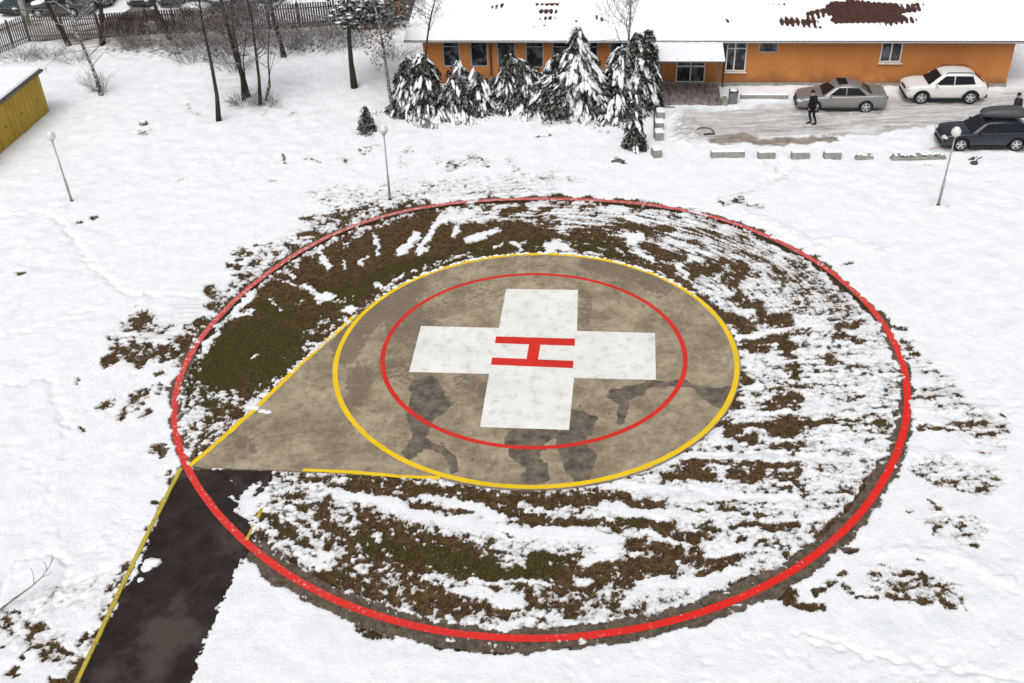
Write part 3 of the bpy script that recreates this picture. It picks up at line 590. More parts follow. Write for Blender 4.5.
# ------------------------------------------------------------------ concrete pad
def polar_mesh(name, rad, n, rings, z, mat, attrs):
    t = np.linspace(-np.pi, np.pi, n, endpoint=False); Rr = rad(t); k = np.linspace(0, 1, rings+1)[1:]
    X = CEN[0]+np.outer(k, Rr*np.cos(t)); Y = CEN[1]+np.outer(k, Rr*np.sin(t))
    x = np.append(X.ravel(), CEN[0]); y = np.append(Y.ravel(), CEN[1]); zc = np.full(len(x), z); c = len(x)-1
    # skirt
    x = np.append(x, X[-1]); y = np.append(y, Y[-1]); zc = np.append(zc, np.full(n, z-.2))
    f = []
    for j in range(n):
        f.append((c, j, (j+1) % n))
    I = np.arange(rings*n).reshape(rings, n)
    for r in range(rings-1):
        a = I[r]; b = I[r+1]; f += list(zip(a, b, np.roll(b, -1), np.roll(a, -1)))
    a = I[-1]; b = np.arange(c+1, c+1+n); f += list(zip(a, b, np.roll(b, -1), np.roll(a, -1)))
    me = bpy.data.meshes.new(name); me.from_pydata(np.stack([x, y, zc], 1).tolist(), [], [tuple(int(i) for i in q) for q in f]); me.update()
    u, v = px_of(x, y, 0); u = u+22*fbm(x*1.1, y*1.1, 15, 5, .65); v = v+13*fbm(x*1.1, y*1.1, 19, 5, .65)
    for an, P in attrs.items():
        at_ = me.attributes.new(an, 'FLOAT', 'POINT'); at_.data.foreach_set('value', P.sample(u, v).astype(np.float32))
    me.materials.append(mat); o = bpy.data.objects.new(name, me); COL.objects.link(o); return o
P_wet = Painter()
for pl in [[(505,445),(513,430),(520,424),(552,424),(562,436),(547,444),(541,455),(545,480),(534,488),(523,482),(520,465),(506,450)],
           [(571,409),(584,410),(597,416),(596,432),(588,444),(600,456),(587,480),(574,483),(566,470),(558,456),(556,436),(566,430)],
           [(410,381),(436,376),(451,400),(440,415),(433,432),(427,439),(446,447),(455,455),(463,471),(452,475),(444,458),(424,447),(405,460),(401,451),(417,436),(408,423),(412,402)],
           [(608,389),(625,387),(646,383),(656,378),(648,390),(632,401),(624,424),(617,423),(620,405),(610,397)], [(688,384),(704,386),(730,385),(728,402),(720,408),(708,403),(696,394)], [(645,382),(690,381),(692,387),(648,387)]]:
    P_wet.poly(pl, 1.0, 4)
P_flaked = Painter()     # older, darker, flaking surface
for pts, r, v in [([(345,350),(350,330),(385,300),(410,285)], 16, .62), ([(360,375),(352,400)], 12, .5), ([(400,315),(420,335)], 20, .50), ([(385,370),(420,372)], 14, .42), ([(590,264),(640,268),(660,285)], 12, .50), ([(582,295),(586,330)], 7, .44), ([(430,300),(480,290),(500,300)], 14, .36), ([(640,300),(690,320)], 20, .3), ([(560,262),(480,266)], 6, .35),
                  ([(395,420),(350,410)], 14, .2), ([(245,440),(256,446)], 4, .75), ([(232,428),(240,448)], 3, .4), ([(480,390),(460,378)], 8, .45), ([(660,340),(725,380)], 12, .25)]:
    P_flaked.stroke(pts, r, v, soft=r, mode='max')
def pad_mat():
    t = NT('pad_concrete')
    w = t.attr('wet'); n = t.noise(1.6, 5, .6); n2 = t.noise(5, 6, .75, dist=.3); n3 = t.noise(30, 4, .7)
    base = t.mix(t.rng(t.noise(.6, 7, .75), .38, .62), (.205, .165, .108), (.44, .37, .26))
    base = t.mix(t.rng(n3, .35, .75, 0, .35), base, (.16, .135, .10))
    fl = t.noise(2.6, 9, .82, dist=.2); base = t.mix(t.rng(fl, .535, .555, 0, .42), base, (.13, .104, .075)); fl2 = t.noise(1.7, 9, .8); base = t.mix(t.rng(fl2, .57, .59, 0, .35), base, (.44, .38, .28)); base = t.mix(t.rng(t.noise(22, 5, .8), .60, .64, 0, .6), base, (.09, .07, .055))
    sh = t.math('ADD', t.attr('old'), t.math('MULTIPLY', t.math('SUBTRACT', n2, .5), 1.1))
    base = t.mix(t.rng(sh, .36, .44, 0, .8), base, (.165, .13, .095))
    stk = t.noise(3, 6, .8, sc=(.6, 2, 1)); base = t.mix(t.rng(stk, .56, .66, 0, .6), base, (.15, .122, .09)); st2 = t.noise(1.1, 6, .7, dist=.6); base = t.mix(t.rng(st2, .54, .62, 0, .35), base, (.17, .138, .10)); st3 = t.noise(.9, 5, .7, dist=1.2); base = t.mix(t.rng(st3, .60, .66, 0, .4), base, (.40, .36, .28))
    wf = t.rng(t.math('ADD', w, t.math('MULTIPLY', t.math('SUBTRACT', n2, .5), .5)), .44, .54)
    base = t.mix(wf, base, t.mix(t.rng(t.noise(2.5, 5, .7), .35, .65), (.072, .056, .045), (.20, .163, .125)))
    v = t.n('TexVoronoi'); v.inputs['Scale'].default_value = 1.8; v.inputs['Randomness'].default_value = 1
    t.l(t.n('NewGeometry').outputs['Position'], v.inputs['Vector'])
    bits = t.math('MULTIPLY', t.rng(v.outputs['Distance'], .06, .09, 1, 0), t.rng(n, .45, .55)); base = t.mix(bits, base, (.06, .05, .04))
    t.col(base); t.rough(t.rng(wf, 0, 1, .8, .55)); t.bump(n3, .3, .006); return t.m
tag(polar_mesh('landing_pad', pad_radius, 900, 90, 0, pad_mat(), {'wet': P_wet, 'old': P_flaked}), kind='structure')
# ring of concrete under the outer red line
def ring(name, f, a, b, z, mat, n=720, t0=-math.pi, t1=math.pi, depth=0, jit=0, parent=None, gaps=()):
    t = np.linspace(t0, t1, n+1); r = f(t)
    j0 = jit*fbm(t*18, t*0+1, 3, 4); j1 = jit*fbm(t*18, t*0+9, 5, 4)
    mb = MB(); vs = []; fs = []
    for i in range(n+1):
        c, s = math.cos(t[i]), math.sin(t[i]); k = 1.0
        if name == 'kerb_strip': k = .36+.64*min(1, max(0, (-s+.12)/.3))
        for q, zq in ((r[i]+(a+j0[i])*k, z), (r[i]+(b+j1[i])*k, z)): vs.append((CEN[0]+q*c, CEN[1]+q*s, zq))
    fs = [(2*i, 2*i+1, 2*i+3, 2*i+2) for i in range(n)]
    mb.add(vs, fs); return mb.build(name, mat, parent)
def strip_mat():
    t = NT('strip_concrete'); n = t.noise(4, 6, .8); k = t.mix(t.rng(n, .38, .62), (.055, .040, .029), (.155, .122, .092)); t.col(t.mix(t.rng(t.noise(11, 5, .8), .56, .62, 0, .7), k, (.03, .02, .013))); t.rough(.8); t.bump(t.noise(40, 3), .3, .01); return t.m
tag(ring('kerb_strip', fR, -.40, .55, -.022, strip_mat(), jit=.4), kind='structure')
def paint(name, c, worn, under, lo=.62, hi=.70, sc=9):
    t = NT(name); n = t.noise(sc, 6, .7); g = t.noise(.8, 3); b = t.mix(t.rng(g, .3, .7), tuple(x*.85 for x in c), c)
    b = t.mix(t.rng(n, lo, hi, 0, worn), b, under); t.col(b); t.rough(.75); t.b.inputs['Specular IOR Level'].default_value = .2; t.bump(t.noise(35, 3), .25, .005); return t.m
M['red'] = paint('red_paint', (.62, .030, .020), .8, (.50, .26, .22)); M['red_outer'] = paint('red_paint_outer', (.68, .018, .012), .8, (.66, .42, .40), .60, .70, 6)
M['yellow'] = paint('yellow_paint', (.84, .56, .008), .7, (.42, .36, .22), .56, .64); M['yellow_dirty'] = paint('old_yellow_paint', (.52, .41, .05), .8, (.24, .2, .11), .5, .62)
M['white'] = paint('white_paint', (.80, .80, .77), .6, (.42, .38, .31), .50, .72, 2.2)
fRs = harm(RED, k=6)
def red_outer():
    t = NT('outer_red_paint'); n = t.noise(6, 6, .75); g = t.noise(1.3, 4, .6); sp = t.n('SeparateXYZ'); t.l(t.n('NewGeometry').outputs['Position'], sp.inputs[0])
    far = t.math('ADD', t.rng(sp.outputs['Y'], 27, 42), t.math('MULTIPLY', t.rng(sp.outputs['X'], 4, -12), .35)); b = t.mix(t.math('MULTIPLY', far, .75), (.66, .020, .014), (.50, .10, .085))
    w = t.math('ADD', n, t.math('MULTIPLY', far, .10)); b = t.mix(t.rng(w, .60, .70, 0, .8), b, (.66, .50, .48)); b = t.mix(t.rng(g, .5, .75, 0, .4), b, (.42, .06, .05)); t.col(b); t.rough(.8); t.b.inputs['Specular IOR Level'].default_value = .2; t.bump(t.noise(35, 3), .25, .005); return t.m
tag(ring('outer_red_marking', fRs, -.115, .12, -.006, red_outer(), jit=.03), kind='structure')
tag(ring('yellow_marking', fY, -.09, .095, .004, M['yellow'], jit=.03), kind='structure')
tag(ring('inner_red_marking', fI, -.09, .09, .004, M['red'], jit=.015), kind='structure')
def flat(name, pts, z, mat):
    mb = MB(); mb.add([at(*p)[:2]+(z,) if False else (*at(*p)[:2], z) for p in pts], [tuple(range(len(pts)))]); return mb.build(name, mat)
def band(name, pts, w, z, mat, h=0, jit=0):
    q = [Vector((*at(*p)[:2], 0)) for p in pts]
    d = []; 
    for a, b in zip(q, q[1:]):
        n = max(1, int((b-a).length/.25)); d += [a+(b-a)*i/n for i in range(n)]
    d.append(q[-1]); mb = MB(); vs = []
    for i, p in enumerate(d):
        t = (d[min(i+1, len(d)-1)]-d[max(i-1, 0)]).normalized(); s = Vector((-t.y, t.x, 0)); k = w/2*(1+random.uniform(-jit, jit)); k2 = w/2*(1+random.uniform(-jit, jit))
        vs += [p+s*k+Vector((0,0,z)), p-s*k2+Vector((0,0,z)), p+s*k+Vector((0,0,z-h)), p-s*k2+Vector((0,0,z-h))]
    fs = []
    for i in range(len(d)-1):
        a = i*4; b = a+4; fs.append((a, b, b+1, a+1))
        if h: fs += [(a+2, b+2, b, a), (a+1, b+1, b+3, a+3)]
    if h: fs += [(0, 1, 3, 2), (4*len(d)-4, 4*len(d)-2, 4*len(d)-1, 4*len(d)-3)]
    mb.add(vs, fs); return mb.build(name, mat)
CR = [(506,289),(578,290),(577,331),(655,333),(656,380),(574,378),(569,430),(480,427),(489,374),(409,372),(421,326),(499,328)]
tag(flat('white_cross_marking', CR[::-1], .004, M['white']), kind='structure')
def quadpx(mb, a, b, c, d, z): mb.add([(*at(*p)[:2], z) for p in (a, b, c, d)], [(3, 2, 1, 0)])
mb = MB(); quadpx(mb, (496,336.5), (575,338.8), (574.6,346), (495,343.3), .008); quadpx(mb, (492,357.6), (573.5,361), (573,368.3), (491,364.8), .008)
quadpx(mb, (529,344.5), (540.5,344.8), (538,359.6), (526.5,359.1), .008)
tag(mb.build('letter_h_marking', M['red']), kind='structure')
tag(band('yellow_edge_marking', [(190,466),(250,414),(300,365),(348,322),(356,315)], .19, .008, M['yellow'], jit=.25), kind='structure')
tag(band('yellow_lower_marking', [(303,470),(350,472),(400,476.5),(440,478)], .15, .0085, M['yellow'], jit=.15), kind='structure')
# asphalt walk
def asphalt_mat():
    t = NT('wet_asphalt'); g = t.noise(1.5, 4, .6); n = t.noise(.45, 4, .6, dist=.4); f = t.noise(60, 3, .7)
    c = t.mix(t.rng(g, .3, .7), (.016, .011, .009), (.036, .027, .022)); c = t.mix(t.rng(n, .50, .62, 0, .75), c, (.080, .064, .055)); c = t.mix(t.rng(f, .66, .74, 0, .5), c, (.12, .11, .10))
    t.col(c); t.rough(t.rng(n, .45, .65, .55, .85)); t.bump(f, .35, .006); return t.m
tag(flat('asphalt_path', WALK[::-1], -.013, asphalt_mat()), kind='structure')
tag(band('yellow_kerb', [(60,718),(77,683),(117,598),(150,530),(181,469)], .13, .05, M['yellow_dirty'], h=.15, jit=.15), kind='structure')
tag(band('faded_yellow_kerb', [(247,540),(254,524),(262,508)], .10, .012, M['yellow_dirty'], h=.06, jit=.5), kind='structure')
# snow lumps spilled on the pad and its edge
mb = MB()
rnd = random.Random(3)
for (u, v, s) in [(256,408,.16),(262,411,.12),(268,412,.1),(252,407,.12)]+[(rnd.uniform(255,345), 0, .05) for _ in range(46)]+[(152,563,.2),(147,568,.14),(140,580,.1)]:
    if v == 0: v = 322+(348-u)*(466-322)/(348-188)*.965-rnd.uniform(0, 2)
    p = at(u, v); mb.blob((p.x, p.y, .0), (s*rnd.uniform(.8, 1.6), s, s*.45), rnd.random(), 7, 4, .3)
tt = rnd
for i in range(150):
    a = math.radians(rnd.uniform(28, 150)); r = float(fY(np.array([a]))[0])+rnd.uniform(.05, .16); s = rnd.uniform(.03, .09)
    mb.blob((CEN[0]+r*math.cos(a), CEN[1]+r*math.sin(a), .0), (s*1.4, s, s*.5), i, 6, 4, .3)
tag(mb.build('snow_crumbs', M['snow']), 'small lumps of snow crumbled onto the rim of the concrete landing pad', 'snow', kind='stuff')
# turf blades where the ground is bare
rs = np.random.RandomState(5)
okm = (Bn > .56) & near & (~inpad) & (~inwalk) & (np.abs(ringd) > .62) & (gy < 49) & (gy > 15)
cand = np.nonzero(okm)[0]; pick = rs.choice(cand, min(len(cand), 95000), replace=True)
bx = gx[pick]+rs.uniform(-.05, .05, len(pick)); by = gy[pick]+rs.uniform(-.05, .05, len(pick)); bz = zz[pick]-.01
ang = rs.uniform(0, 6.283, len(pick)); wd = rs.uniform(.008, .022, len(pick)); hh = rs.uniform(.02, .065, len(pick)); lx = rs.normal(0, .03, len(pick)); ly = rs.normal(0, .03, len(pick))
V = np.stack([np.stack([bx-wd*np.cos(ang), by-wd*np.sin(ang), bz], 1), np.stack([bx+wd*np.cos(ang), by+wd*np.sin(ang), bz], 1), np.stack([bx+lx, by+ly, bz+hh], 1)], 1).reshape(-1, 3)
me = bpy.data.meshes.new('turf_grass'); k = len(pick)
me.vertices.add(3*k); me.vertices.foreach_set('co', V.astype(np.float32).ravel()); me.loops.add(3*k); me.loops.foreach_set('vertex_index', np.arange(3*k, dtype=np.int32))
me.polygons.add(k); me.polygons.foreach_set('loop_start', np.arange(0, 3*k, 3, dtype=np.int32)); me.polygons.foreach_set('loop_total', np.full(k, 3, np.int32)); me.update()
aa = me.attributes.new('green', 'FLOAT', 'POINT'); aa.data.foreach_set('value', np.repeat(green[pick], 3).astype(np.float32))
t = NT('grass_blades'); n = t.noise(30, 3, .7); g1 = t.noise(5, 4, .7)
c = t.mix(t.rng(n, .35, .65), (.03, .018, .009), (.24, .155, .070)); gg = t.mix(t.rng(n, .35, .65), (.018, .022, .004), (.13, .135, .018))
t.col(t.mix(t.math('MULTIPLY', t.rng(t.math('ADD', t.attr('green'), t.math('SUBTRACT', g1, .5)), .2, .7), .85), c, gg)); t.rough(.8)
me.materials.append(t.m); o = bpy.data.objects.new('turf_grass', me); COL.objects.link(o)
tag(o, 'short brown and olive winter grass showing through the melted snow round the landing pad', 'grass', kind='stuff')
# ------------------------------------------------------------------ orange building
BA = at(426, 84); BB = at(1005, 87); BD = (BB-BA).normalized(); BN = Vector((BD.y, -BD.x, 0))      # BN points to the camera
BANG = math.atan2(BD.y, BD.x); BL = (BB-BA).length; HW = 2.90
def wp(u, v, off=0):
    p = onplane(u, v, BA+BN*off, BN); return (p-BA).dot(BD), p.z
house = empty('long_building', BA, BANG, 'long low orange building with white framed windows under a snow covered ribbed roof', 'building')
def orange():
    t = NT('orange_render'); n = t.noise(.9, 5, .6); f = t.noise(12, 3); v = t.noise(2.2, 4, .6, sc=(1, 1, .15))
    c = t.mix(t.rng(n, .3, .7), (.43, .165, .048), (.50, .205, .068)); c = t.mix(t.rng(v, .55, .75, 0, .35), c, (.42, .20, .09))
    sp = t.n('SeparateXYZ'); t.l(t.n('NewGeometry').outputs['Position'], sp.inputs[0])
    z = t.math('ADD', sp.outputs['Z'], t.math('MULTIPLY', t.math('SUBTRACT', n, .5), 1.6)); c = t.mix(t.rng(z, .15, .75, .75, 0), c, (.22, .10, .045))
    t.col(c); t.rough(.85); t.bump(f, .3, .01); return t.m
M['orange'] = orange()
def holed_wall(mb, s0, s1, z0, z1, holes, depth=.14):
    S = sorted({s0, s1, *[h[0] for h in holes], *[h[1] for h in holes]}); Z = sorted({z0, z1, *[h[2] for h in holes], *[h[3] for h in holes]})
    for a, b in zip(S, S[1:]):
        for c, d in zip(Z, Z[1:]):
            if any(h[0] <= (a+b)/2 <= h[1] and h[2] <= (c+d)/2 <= h[3] for h in holes): continue
            mb.add([(a,0,c),(b,0,c),(b,0,d),(a,0,d)], [(0,1,2,3)])
    for a, b, c, d in holes:
        mb.add([(a,0,c),(b,0,c),(b,depth,c),(a,depth,c)], [(0,3,2,1)]); mb.add([(a,0,d),(b,0,d),(b,depth,d),(a,depth,d)], [(0,1,2,3)])
        mb.add([(a,0,c),(a,depth,c),(a,depth,d),(a,0,d)], [(0,1,2,3)]); mb.add([(b,0,c),(b,depth,c),(b,depth,d),(b,0,d)], [(3,2,1,0)])
wins = []   # (s0,s1,z0,z1,kind)
for (u0, u1, v0, v1, kind) in [(441.5,459,41,67,'a'), (469.5,487,41,67,'b'), (496.5,515,41,67,'b'), (525,543.5,41,68,'a'), (552,570,41,68,'a'), (580,598,41,68,'a'), (610,628,41,68,'b'), (727.5,748,42,71.5,'c'), (759.5,779,42,53,'d'), (882.5,904,42,62.5,'e'), (676.5,706,62,85,'door')]:
    s0, zt = wp(u0, v0); s1, _ = wp(u1, v0); _, zb = wp((u0+u1)/2, v1)
    if kind == 'door': zb = .16; zt = 2.16
    wins.append((s0, s1, max(zb, .16), zt, kind))
mb = MB(); holed_wall(mb, 0, BL, -.4, HW, [w[:4] for w in wins])
DP = 9.2
mb.add([(0,0,-.4),(0,DP,-.4),(0,DP,HW),(0,DP/2,HW+1.05),(0,0,HW)], [(0,4,3,2,1)]); mb.add([(BL,0,-.4),(BL,DP,-.4),(BL,DP,HW),(BL,DP/2,HW+1.05),(BL,0,HW)], [(0,1,2,3,4)]); mb.add([(0,DP,-.4),(BL,DP,-.4),(BL,DP,HW),(0,DP,HW)], [(3,2,1,0)])
mb.build('wall', M['orange'], house)
for (a, b, c, d, k) in wins:
    fr = MB(); w = b-a; t = .07; y = .07
    def bar(x0, x1, z0, z1, dd=.07): fr.box(((x0+x1)/2, y, (z0+z1)/2), (x1-x0, dd, z1-z0))
    bar(a, a+t, c, d); bar(b-t, b, c, d); bar(a+t, b-t, c, c+t); bar(a+t, b-t, d-t, d)
    mids = {'a': [], 'b': [], 'c': [.42], 'd': [], 'e': [.5], 'door': [.5]}[k]
    for q in mids: bar(a+w*q-t/2, a+w*q+t/2, c+t, d-t)
    if k in 'ac': bar(a+t, (b-t) if k == 'a' else b-t, d-(d-c)*.24, d-(d-c)*.24+.05, .064)
    if k == 'door':
        for x0, x1 in ((a+t, a+w*.5-t/2), (a+w*.5+t/2, b-t)): bar(x0, x1, c+(d-c)*.46, c+(d-c)*.46+.09, .064)
    f = fr.build('door' if k == 'door' else 'window', M['grey_frame'] if k in 'abd' else M['white_frame'], house)
    g = MB(); g.box(((a+b)/2, .10, (c+d)/2), (w-.06, .02, d-c-.06)); g.build('pane', M['pane'], f)
    if k == 'door':
        h = MB(); h.box((a+w*.5+.09, .02, c+1.0), (.03, .03, .22), bev=.01); h.build('handle', M['dark_metal'], f)
    elif k in 'ce':
        s = MB(); s.box(((a+b)/2, -.05, c-.035), (w+.16, .2, .035)); s.build('sill', M['white_frame'], f)
mb = MB(); mb.box((BL/2+2, -.06, .0), (BL-4, .12, .42)); mb.build('plinth', M['concrete'], house)
# roof: ribbed sheets under patchy snow
EO = .55; SL = 1.05/(DP/2+0.0)
s_l, _ = wp(403, 34.5, EO); s_r = BL+1.6
zE = HW-.12; zR = zE+(EO+DP/2)*SL
P_roof = Painter(1200, 200)
for pts, r, v in [([(836,10),(862,10),(892,12)], 10, 1.2), ([(836,20),(900,19)], 5, 1.1), ([(812,16),(830,12),(905,9),(916,8)], 6, .74), ([(784,22),(800,24),(812,23)], 6, .62), ([(782,18),(800,20)], 3, .55), ([(890,22),(912,20)], 5, .55), ([(810,27),(822,28)], 2, .55), ([(848,1),(862,2)], 2, .6), ([(770,5),(785,5)], 1.5, .55), ([(860,5),(925,5)], 2, .6),
                  ([(494,8),(503,6)], 3.2, .6), ([(537,5),(558,5)], 2, .66), ([(542,12),(554,12)], 4, .6), ([(541,19),(553,18)], 3, .6), ([(543,26),(548,26)], 1.2, .6), ([(533,27),(535,27)], 1.2, .5), ([(595,17),(602,20)], 3, .55), ([(572,19),(577,22)], 1.6, .5), ([(725,20),(728,22)], 2, .6), ([(725,27),(727,28)], 1, .55), ([(660,26),(664,27)], 1, .5), ([(1006,16),(1010,17)], 1.2, .5), ([(880,25),(896,27)], 1.6, .5)]:
    P_roof.stroke(pts, r, v, soft=max(2, r*.7), sy=.7, mode='max')
def roof_faces(front):
    ns = 1300; nd = 70 if front else 8
    S = np.linspace(s_l, s_r, ns); Dd = np.linspace(-EO, DP/2, nd) if front else np.linspace(DP/2, DP+EO, nd)
    SS, DD = np.meshgrid(S, Dd); z = zE+(DD+EO)*SL if front else zR-(DD-DP/2)*SL
    wx = BA.x+BD.x*SS-BN.x*DD; wy = BA.y+BD.y*SS-BN.y*DD
    u, v = px_of(wx.ravel(), wy.ravel(), z.ravel()); b = P_roof.sample(u, v).reshape(SS.shape)
    rib = .5+.5*np.cos(SS*2*np.pi/.30)
    n = fbm(SS.ravel()*3, DD.ravel()*2.2, 91, 4, .6).reshape(SS.shape)
    row = .12*np.sin(DD*2*np.pi/1.1)
    B = b+(n*.7+(.5-rib)*.42+row)*np.clip(b/.3, 0, 1)
    cov = np.clip((.5-B)/.1+.5, 0, 1)
    zz_ = z+.028*rib*(1-.75*cov)+cov*(.055+.02*fbm(SS.ravel()*.8, DD.ravel()*.8, 95, 3).reshape(SS.shape))*np.clip((DD+EO+.03)/.05, .3, 1)
    v3 = np.stack([SS, DD, zz_], -1).reshape(-1, 3)
    I = np.arange(ns*nd).reshape(nd, ns); q = np.stack([I[:-1,:-1], I[:-1,1:], I[1:,1:], I[1:,:-1]], -1).reshape(-1, 4)
    return v3, q, B.ravel()
v1, q1, b1 = roof_faces(True); v2, q2, b2 = roof_faces(False)
V = np.concatenate([v1, v2]); Q = np.concatenate([q1, q2+len(v1)]); Bq = np.concatenate([b1, b2])
me = bpy.data.meshes.new('roof'); me.from_pydata(V.tolist(), [], Q.tolist()); me.polygons.foreach_set('use_smooth', np.ones(len(Q), bool)); me.update()
a_ = me.attributes.new('bare', 'FLOAT', 'POINT'); a_.data.foreach_set('value', Bq.astype(np.float32))
t = NT('snowy_roof'); f1 = t.noise(18, 4, .7); x = t.math('ADD', t.attr('bare'), t.math('MULTIPLY', t.math('SUBTRACT', f1, .5), .12))
rust = t.mix(t.rng(t.noise(3, 4, .6), .3, .7), (.045, .022, .018), (.085, .038, .028)); t.col(t.mix(t.rng(x, .44, .56), t.mix(t.rng(t.noise(1.5, 4), .3, .7), (.83, .86, .88), (.90, .92, .93)), rust)); t.rough(.75)
me.materials.append(t.m); roof = bpy.data.objects.new('roof', me); COL.objects.link(roof); roof.parent = house
mb = MB(); mb.add([(s_l,-EO,zE-.1),(s_r,-EO,zE-.1),(s_r,-EO,zE+.02),(s_l,-EO,zE+.02)], [(0,1,2,3)]); mb.add([(s_l,-EO,zE-.1),(s_r,-EO,zE-.1),(s_r,0.02,zE-.02),(s_l,0.02,zE-.02)], [(3,2,1,0)])
for s in (s_l, s_r): mb.add([(s,-EO,zE-.1),(s,DP/2,zR-.1),(s,DP+EO,zE-.1),(s,DP+EO,zE+.02),(s,DP/2,zR+.02),(s,-EO,zE+.02)], [(0,1,4,5), (1,2,3,4)])
mb.build('fascia', M['gutter'], roof)
mb = MB(); mb.tube([(s_l,-EO-.06,zE-.03), (s_r,-EO-.06,zE-.05)], .05, 8); mb.build('gutter', M['grey_frame'], roof)
for u in (491, 724.5):
    s, _ = wp(u, 60); mb = MB(); mb.tube([(s,-EO-.05,zE-.05), (s,-EO-.02,zE-.2), (s,-.10,zE-.42), (s,-.10,.12), (s,-.3,.04)], .055, 8); mb.build('downpipe', M['dark_metal'], house)
s, z = wp(835, 41); mb = MB(); mb.box((s, -.12, z), (.14, .22, .14), bev=.03); mb.tube([(s,0,z+.05),(s,-.1,z)], .02); mb.build('wall_lamp', M['dark_metal'], house)
# canopy over the entrance
p2 = at(716.5, 104); sc = (p2-BA).dot(BD); dc = -(p2-BA).dot(BN)   # local x, y (y negative = in front)
cz = HW-.55
def loc(u, v, y):
    p = onplane(u, v, BA-BN*y, BN); return (p-BA).dot(BD), p.z
xl, zl = loc(652.5, 61, dc-.25); xr, zr = loc(725, 61, dc-.25)
can = MB(); y0 = dc-.25; y1 = -EO-.12; zt = zE-.12; 
for (xa, xb) in ((xl, xr),):
    n = 24; m_ = 10; vs = []
    for j in range(m_+1):
        for i in range(n+1):
            k = j/m_; vs.append((xa+(xb-xa)*i/n, y0+(y1-y0)*k, zl+(zt-zl)*k+.10+.015*math.sin(i*1.7+j)))
    nn = len(vs); fs = [(j*(n+1)+i, j*(n+1)+i+1, (j+1)*(n+1)+i+1, (j+1)*(n+1)+i) for j in range(m_) for i in range(n)]
    can.add(vs, fs, True)
    can.add([(xa,y0,zl+.1),(xb,y0,zl+.1),(xb,y0-.03,zl+.0),(xa,y0-.03,zl+.0)], [(3,2,1,0)]); 
    for x in (xa, xb): can.add([(x,y0,zl+.1),(x,y1,zt+.1),(x,y1,zt),(x,y0,zl)], [(0,1,2,3)])
canopy = MB(); canopy.add([(xl,y0-.04,zl-.08),(xr,y0-.04,zl-.08),(xr,y1,zt-.08),(xl,y1,zt-.08),(xl,y0-.04,zl),(xr,y0-.04,zl),(xr,y1,zt),(xl,y1,zt)], [(3,2,1,0),(4,5,6,7),(0,1,5,4),(1,2,6,5),(3,0,4,7)])
co = canopy.build('canopy', M['gutter'], house); can.build('snow_layer', M['snow'], co)
mb = MB(); mb.box((sc, dc, (zl+.05)/2), (.11, .11, zl-.10)); mb.box((sc, dc, .2), (.2, .2, .06)); mb.build('post', M['gutter'], co)
mb = MB(); mb.box((xl+.5, dc, (zl+.05)/2), (.11, .11, zl-.10)); mb.build('post', M['gutter'], co)
# terrace
xa, _ = loc(655, 108, dc-.2); xb = sc+.25
mb = MB(); mb.box(((xa+xb)/2, (dc-.35-.13)/2, .02), (xb-xa, -dc+.35-.13, .26), bev=.02); 
t = NT('brown_terrace'); n = t.noise(3, 5, .6, sc=(2, .6, 1)); t.col(t.mix(t.rng(n, .35, .7), (.11, .085, .075), (.33, .29, .28))); t.rough(.7)
mb.build('terrace', t.m, house)
mb = MB(); mb.box(((xa+xb)/2-.3, dc-.53, -.04), (xb-xa-.8, .3, .14), bev=.02); mb.build('step', M['concrete'], house)
mb = MB(); mb.box((xb+.18, dc+.1, .1), (.28, .9, .32), bev=.03); mb.build('side_kerb', M['concrete'], house)
# litter bin beside the terrace
p = at(732.5, 104); bn = empty('litter_bin', (p.x, p.y, .0), BANG, 'grey square litter bin beside the entrance terrace of the orange building', 'bin')
mb = MB(); mb.box((0,0,.36), (.46,.42,.72), taper=1.06, bev=.04); mb.build('bin_body', simple('bin_grey', (.15,.155,.16), .6), bn)
mb = MB(); mb.box((0,0,.76), (.52,.48,.07), bev=.02); mb.build('rim', M['dark_metal'], bn); mb = MB(); mb.blob((0,0,.80), (.22,.2,.06), 3); mb.build('snow_cap', M['snow'], bn)
# low kerb wall along the foot of the building
p = at(740, 98); q = at(788, 100); c = (p+q)/2
mb = MB(); mb.box((0,0,.10), ((q-p).length, .28, .34), bev=.03); o = mb.build('low_wall', M['concrete'], None, (c.x, c.y, 0), BANG); tag(o, 'low concrete kerb wall with snow on top between the bin and the silver sedan', 'low wall')
mb = MB(); mb.box((0,0,.30), ((q-p).length-.05, .30, .09), bev=.04); mb.build('snow_cap', M['snow'], o)
# ------------------------------------------------------------------ yellow garage, left edge
g1 = at(49, 111); g0 = at(7.5, 147.5); gd = (g0-g1).normalized(); gl = (g0-g1).length*1.9; gz = 2.35
gn = Vector((-gd.y, gd.x, 0)); 
if gn.dot(Vector((0, -1, 0))) < 0: gn = -gn
ga = math.atan2(gd.y, gd.x)
gar = empty('garage', g1, ga, 'yellow metal garage row with snow covered flat roof at the left edge', 'garage')
sgn = 1 if Vector((-math.sin(ga), math.cos(ga), 0)).dot(gn) < 0 else -1     # local +y*sgn points away from the viewer side
t = NT('yellow_metal'); n = t.noise(2, 5, .65, sc=(1, 1, .25)); g = t.noise(7, 4, .7); c = t.mix(t.rng(n, .3, .7), (.38, .25, .03), (.52, .355, .055)); t.col(t.mix(t.rng(g, .62, .72, 0, .7), c, (.13, .075, .03))); t.rough(.6); M['mustard'] = t.m
mb = MB(); mb.box((gl/2, sgn*3.0, gz/2), (gl, 5.9, gz)); mb.build('wall', M['brown_wood'], gar)
k = gl/5.2
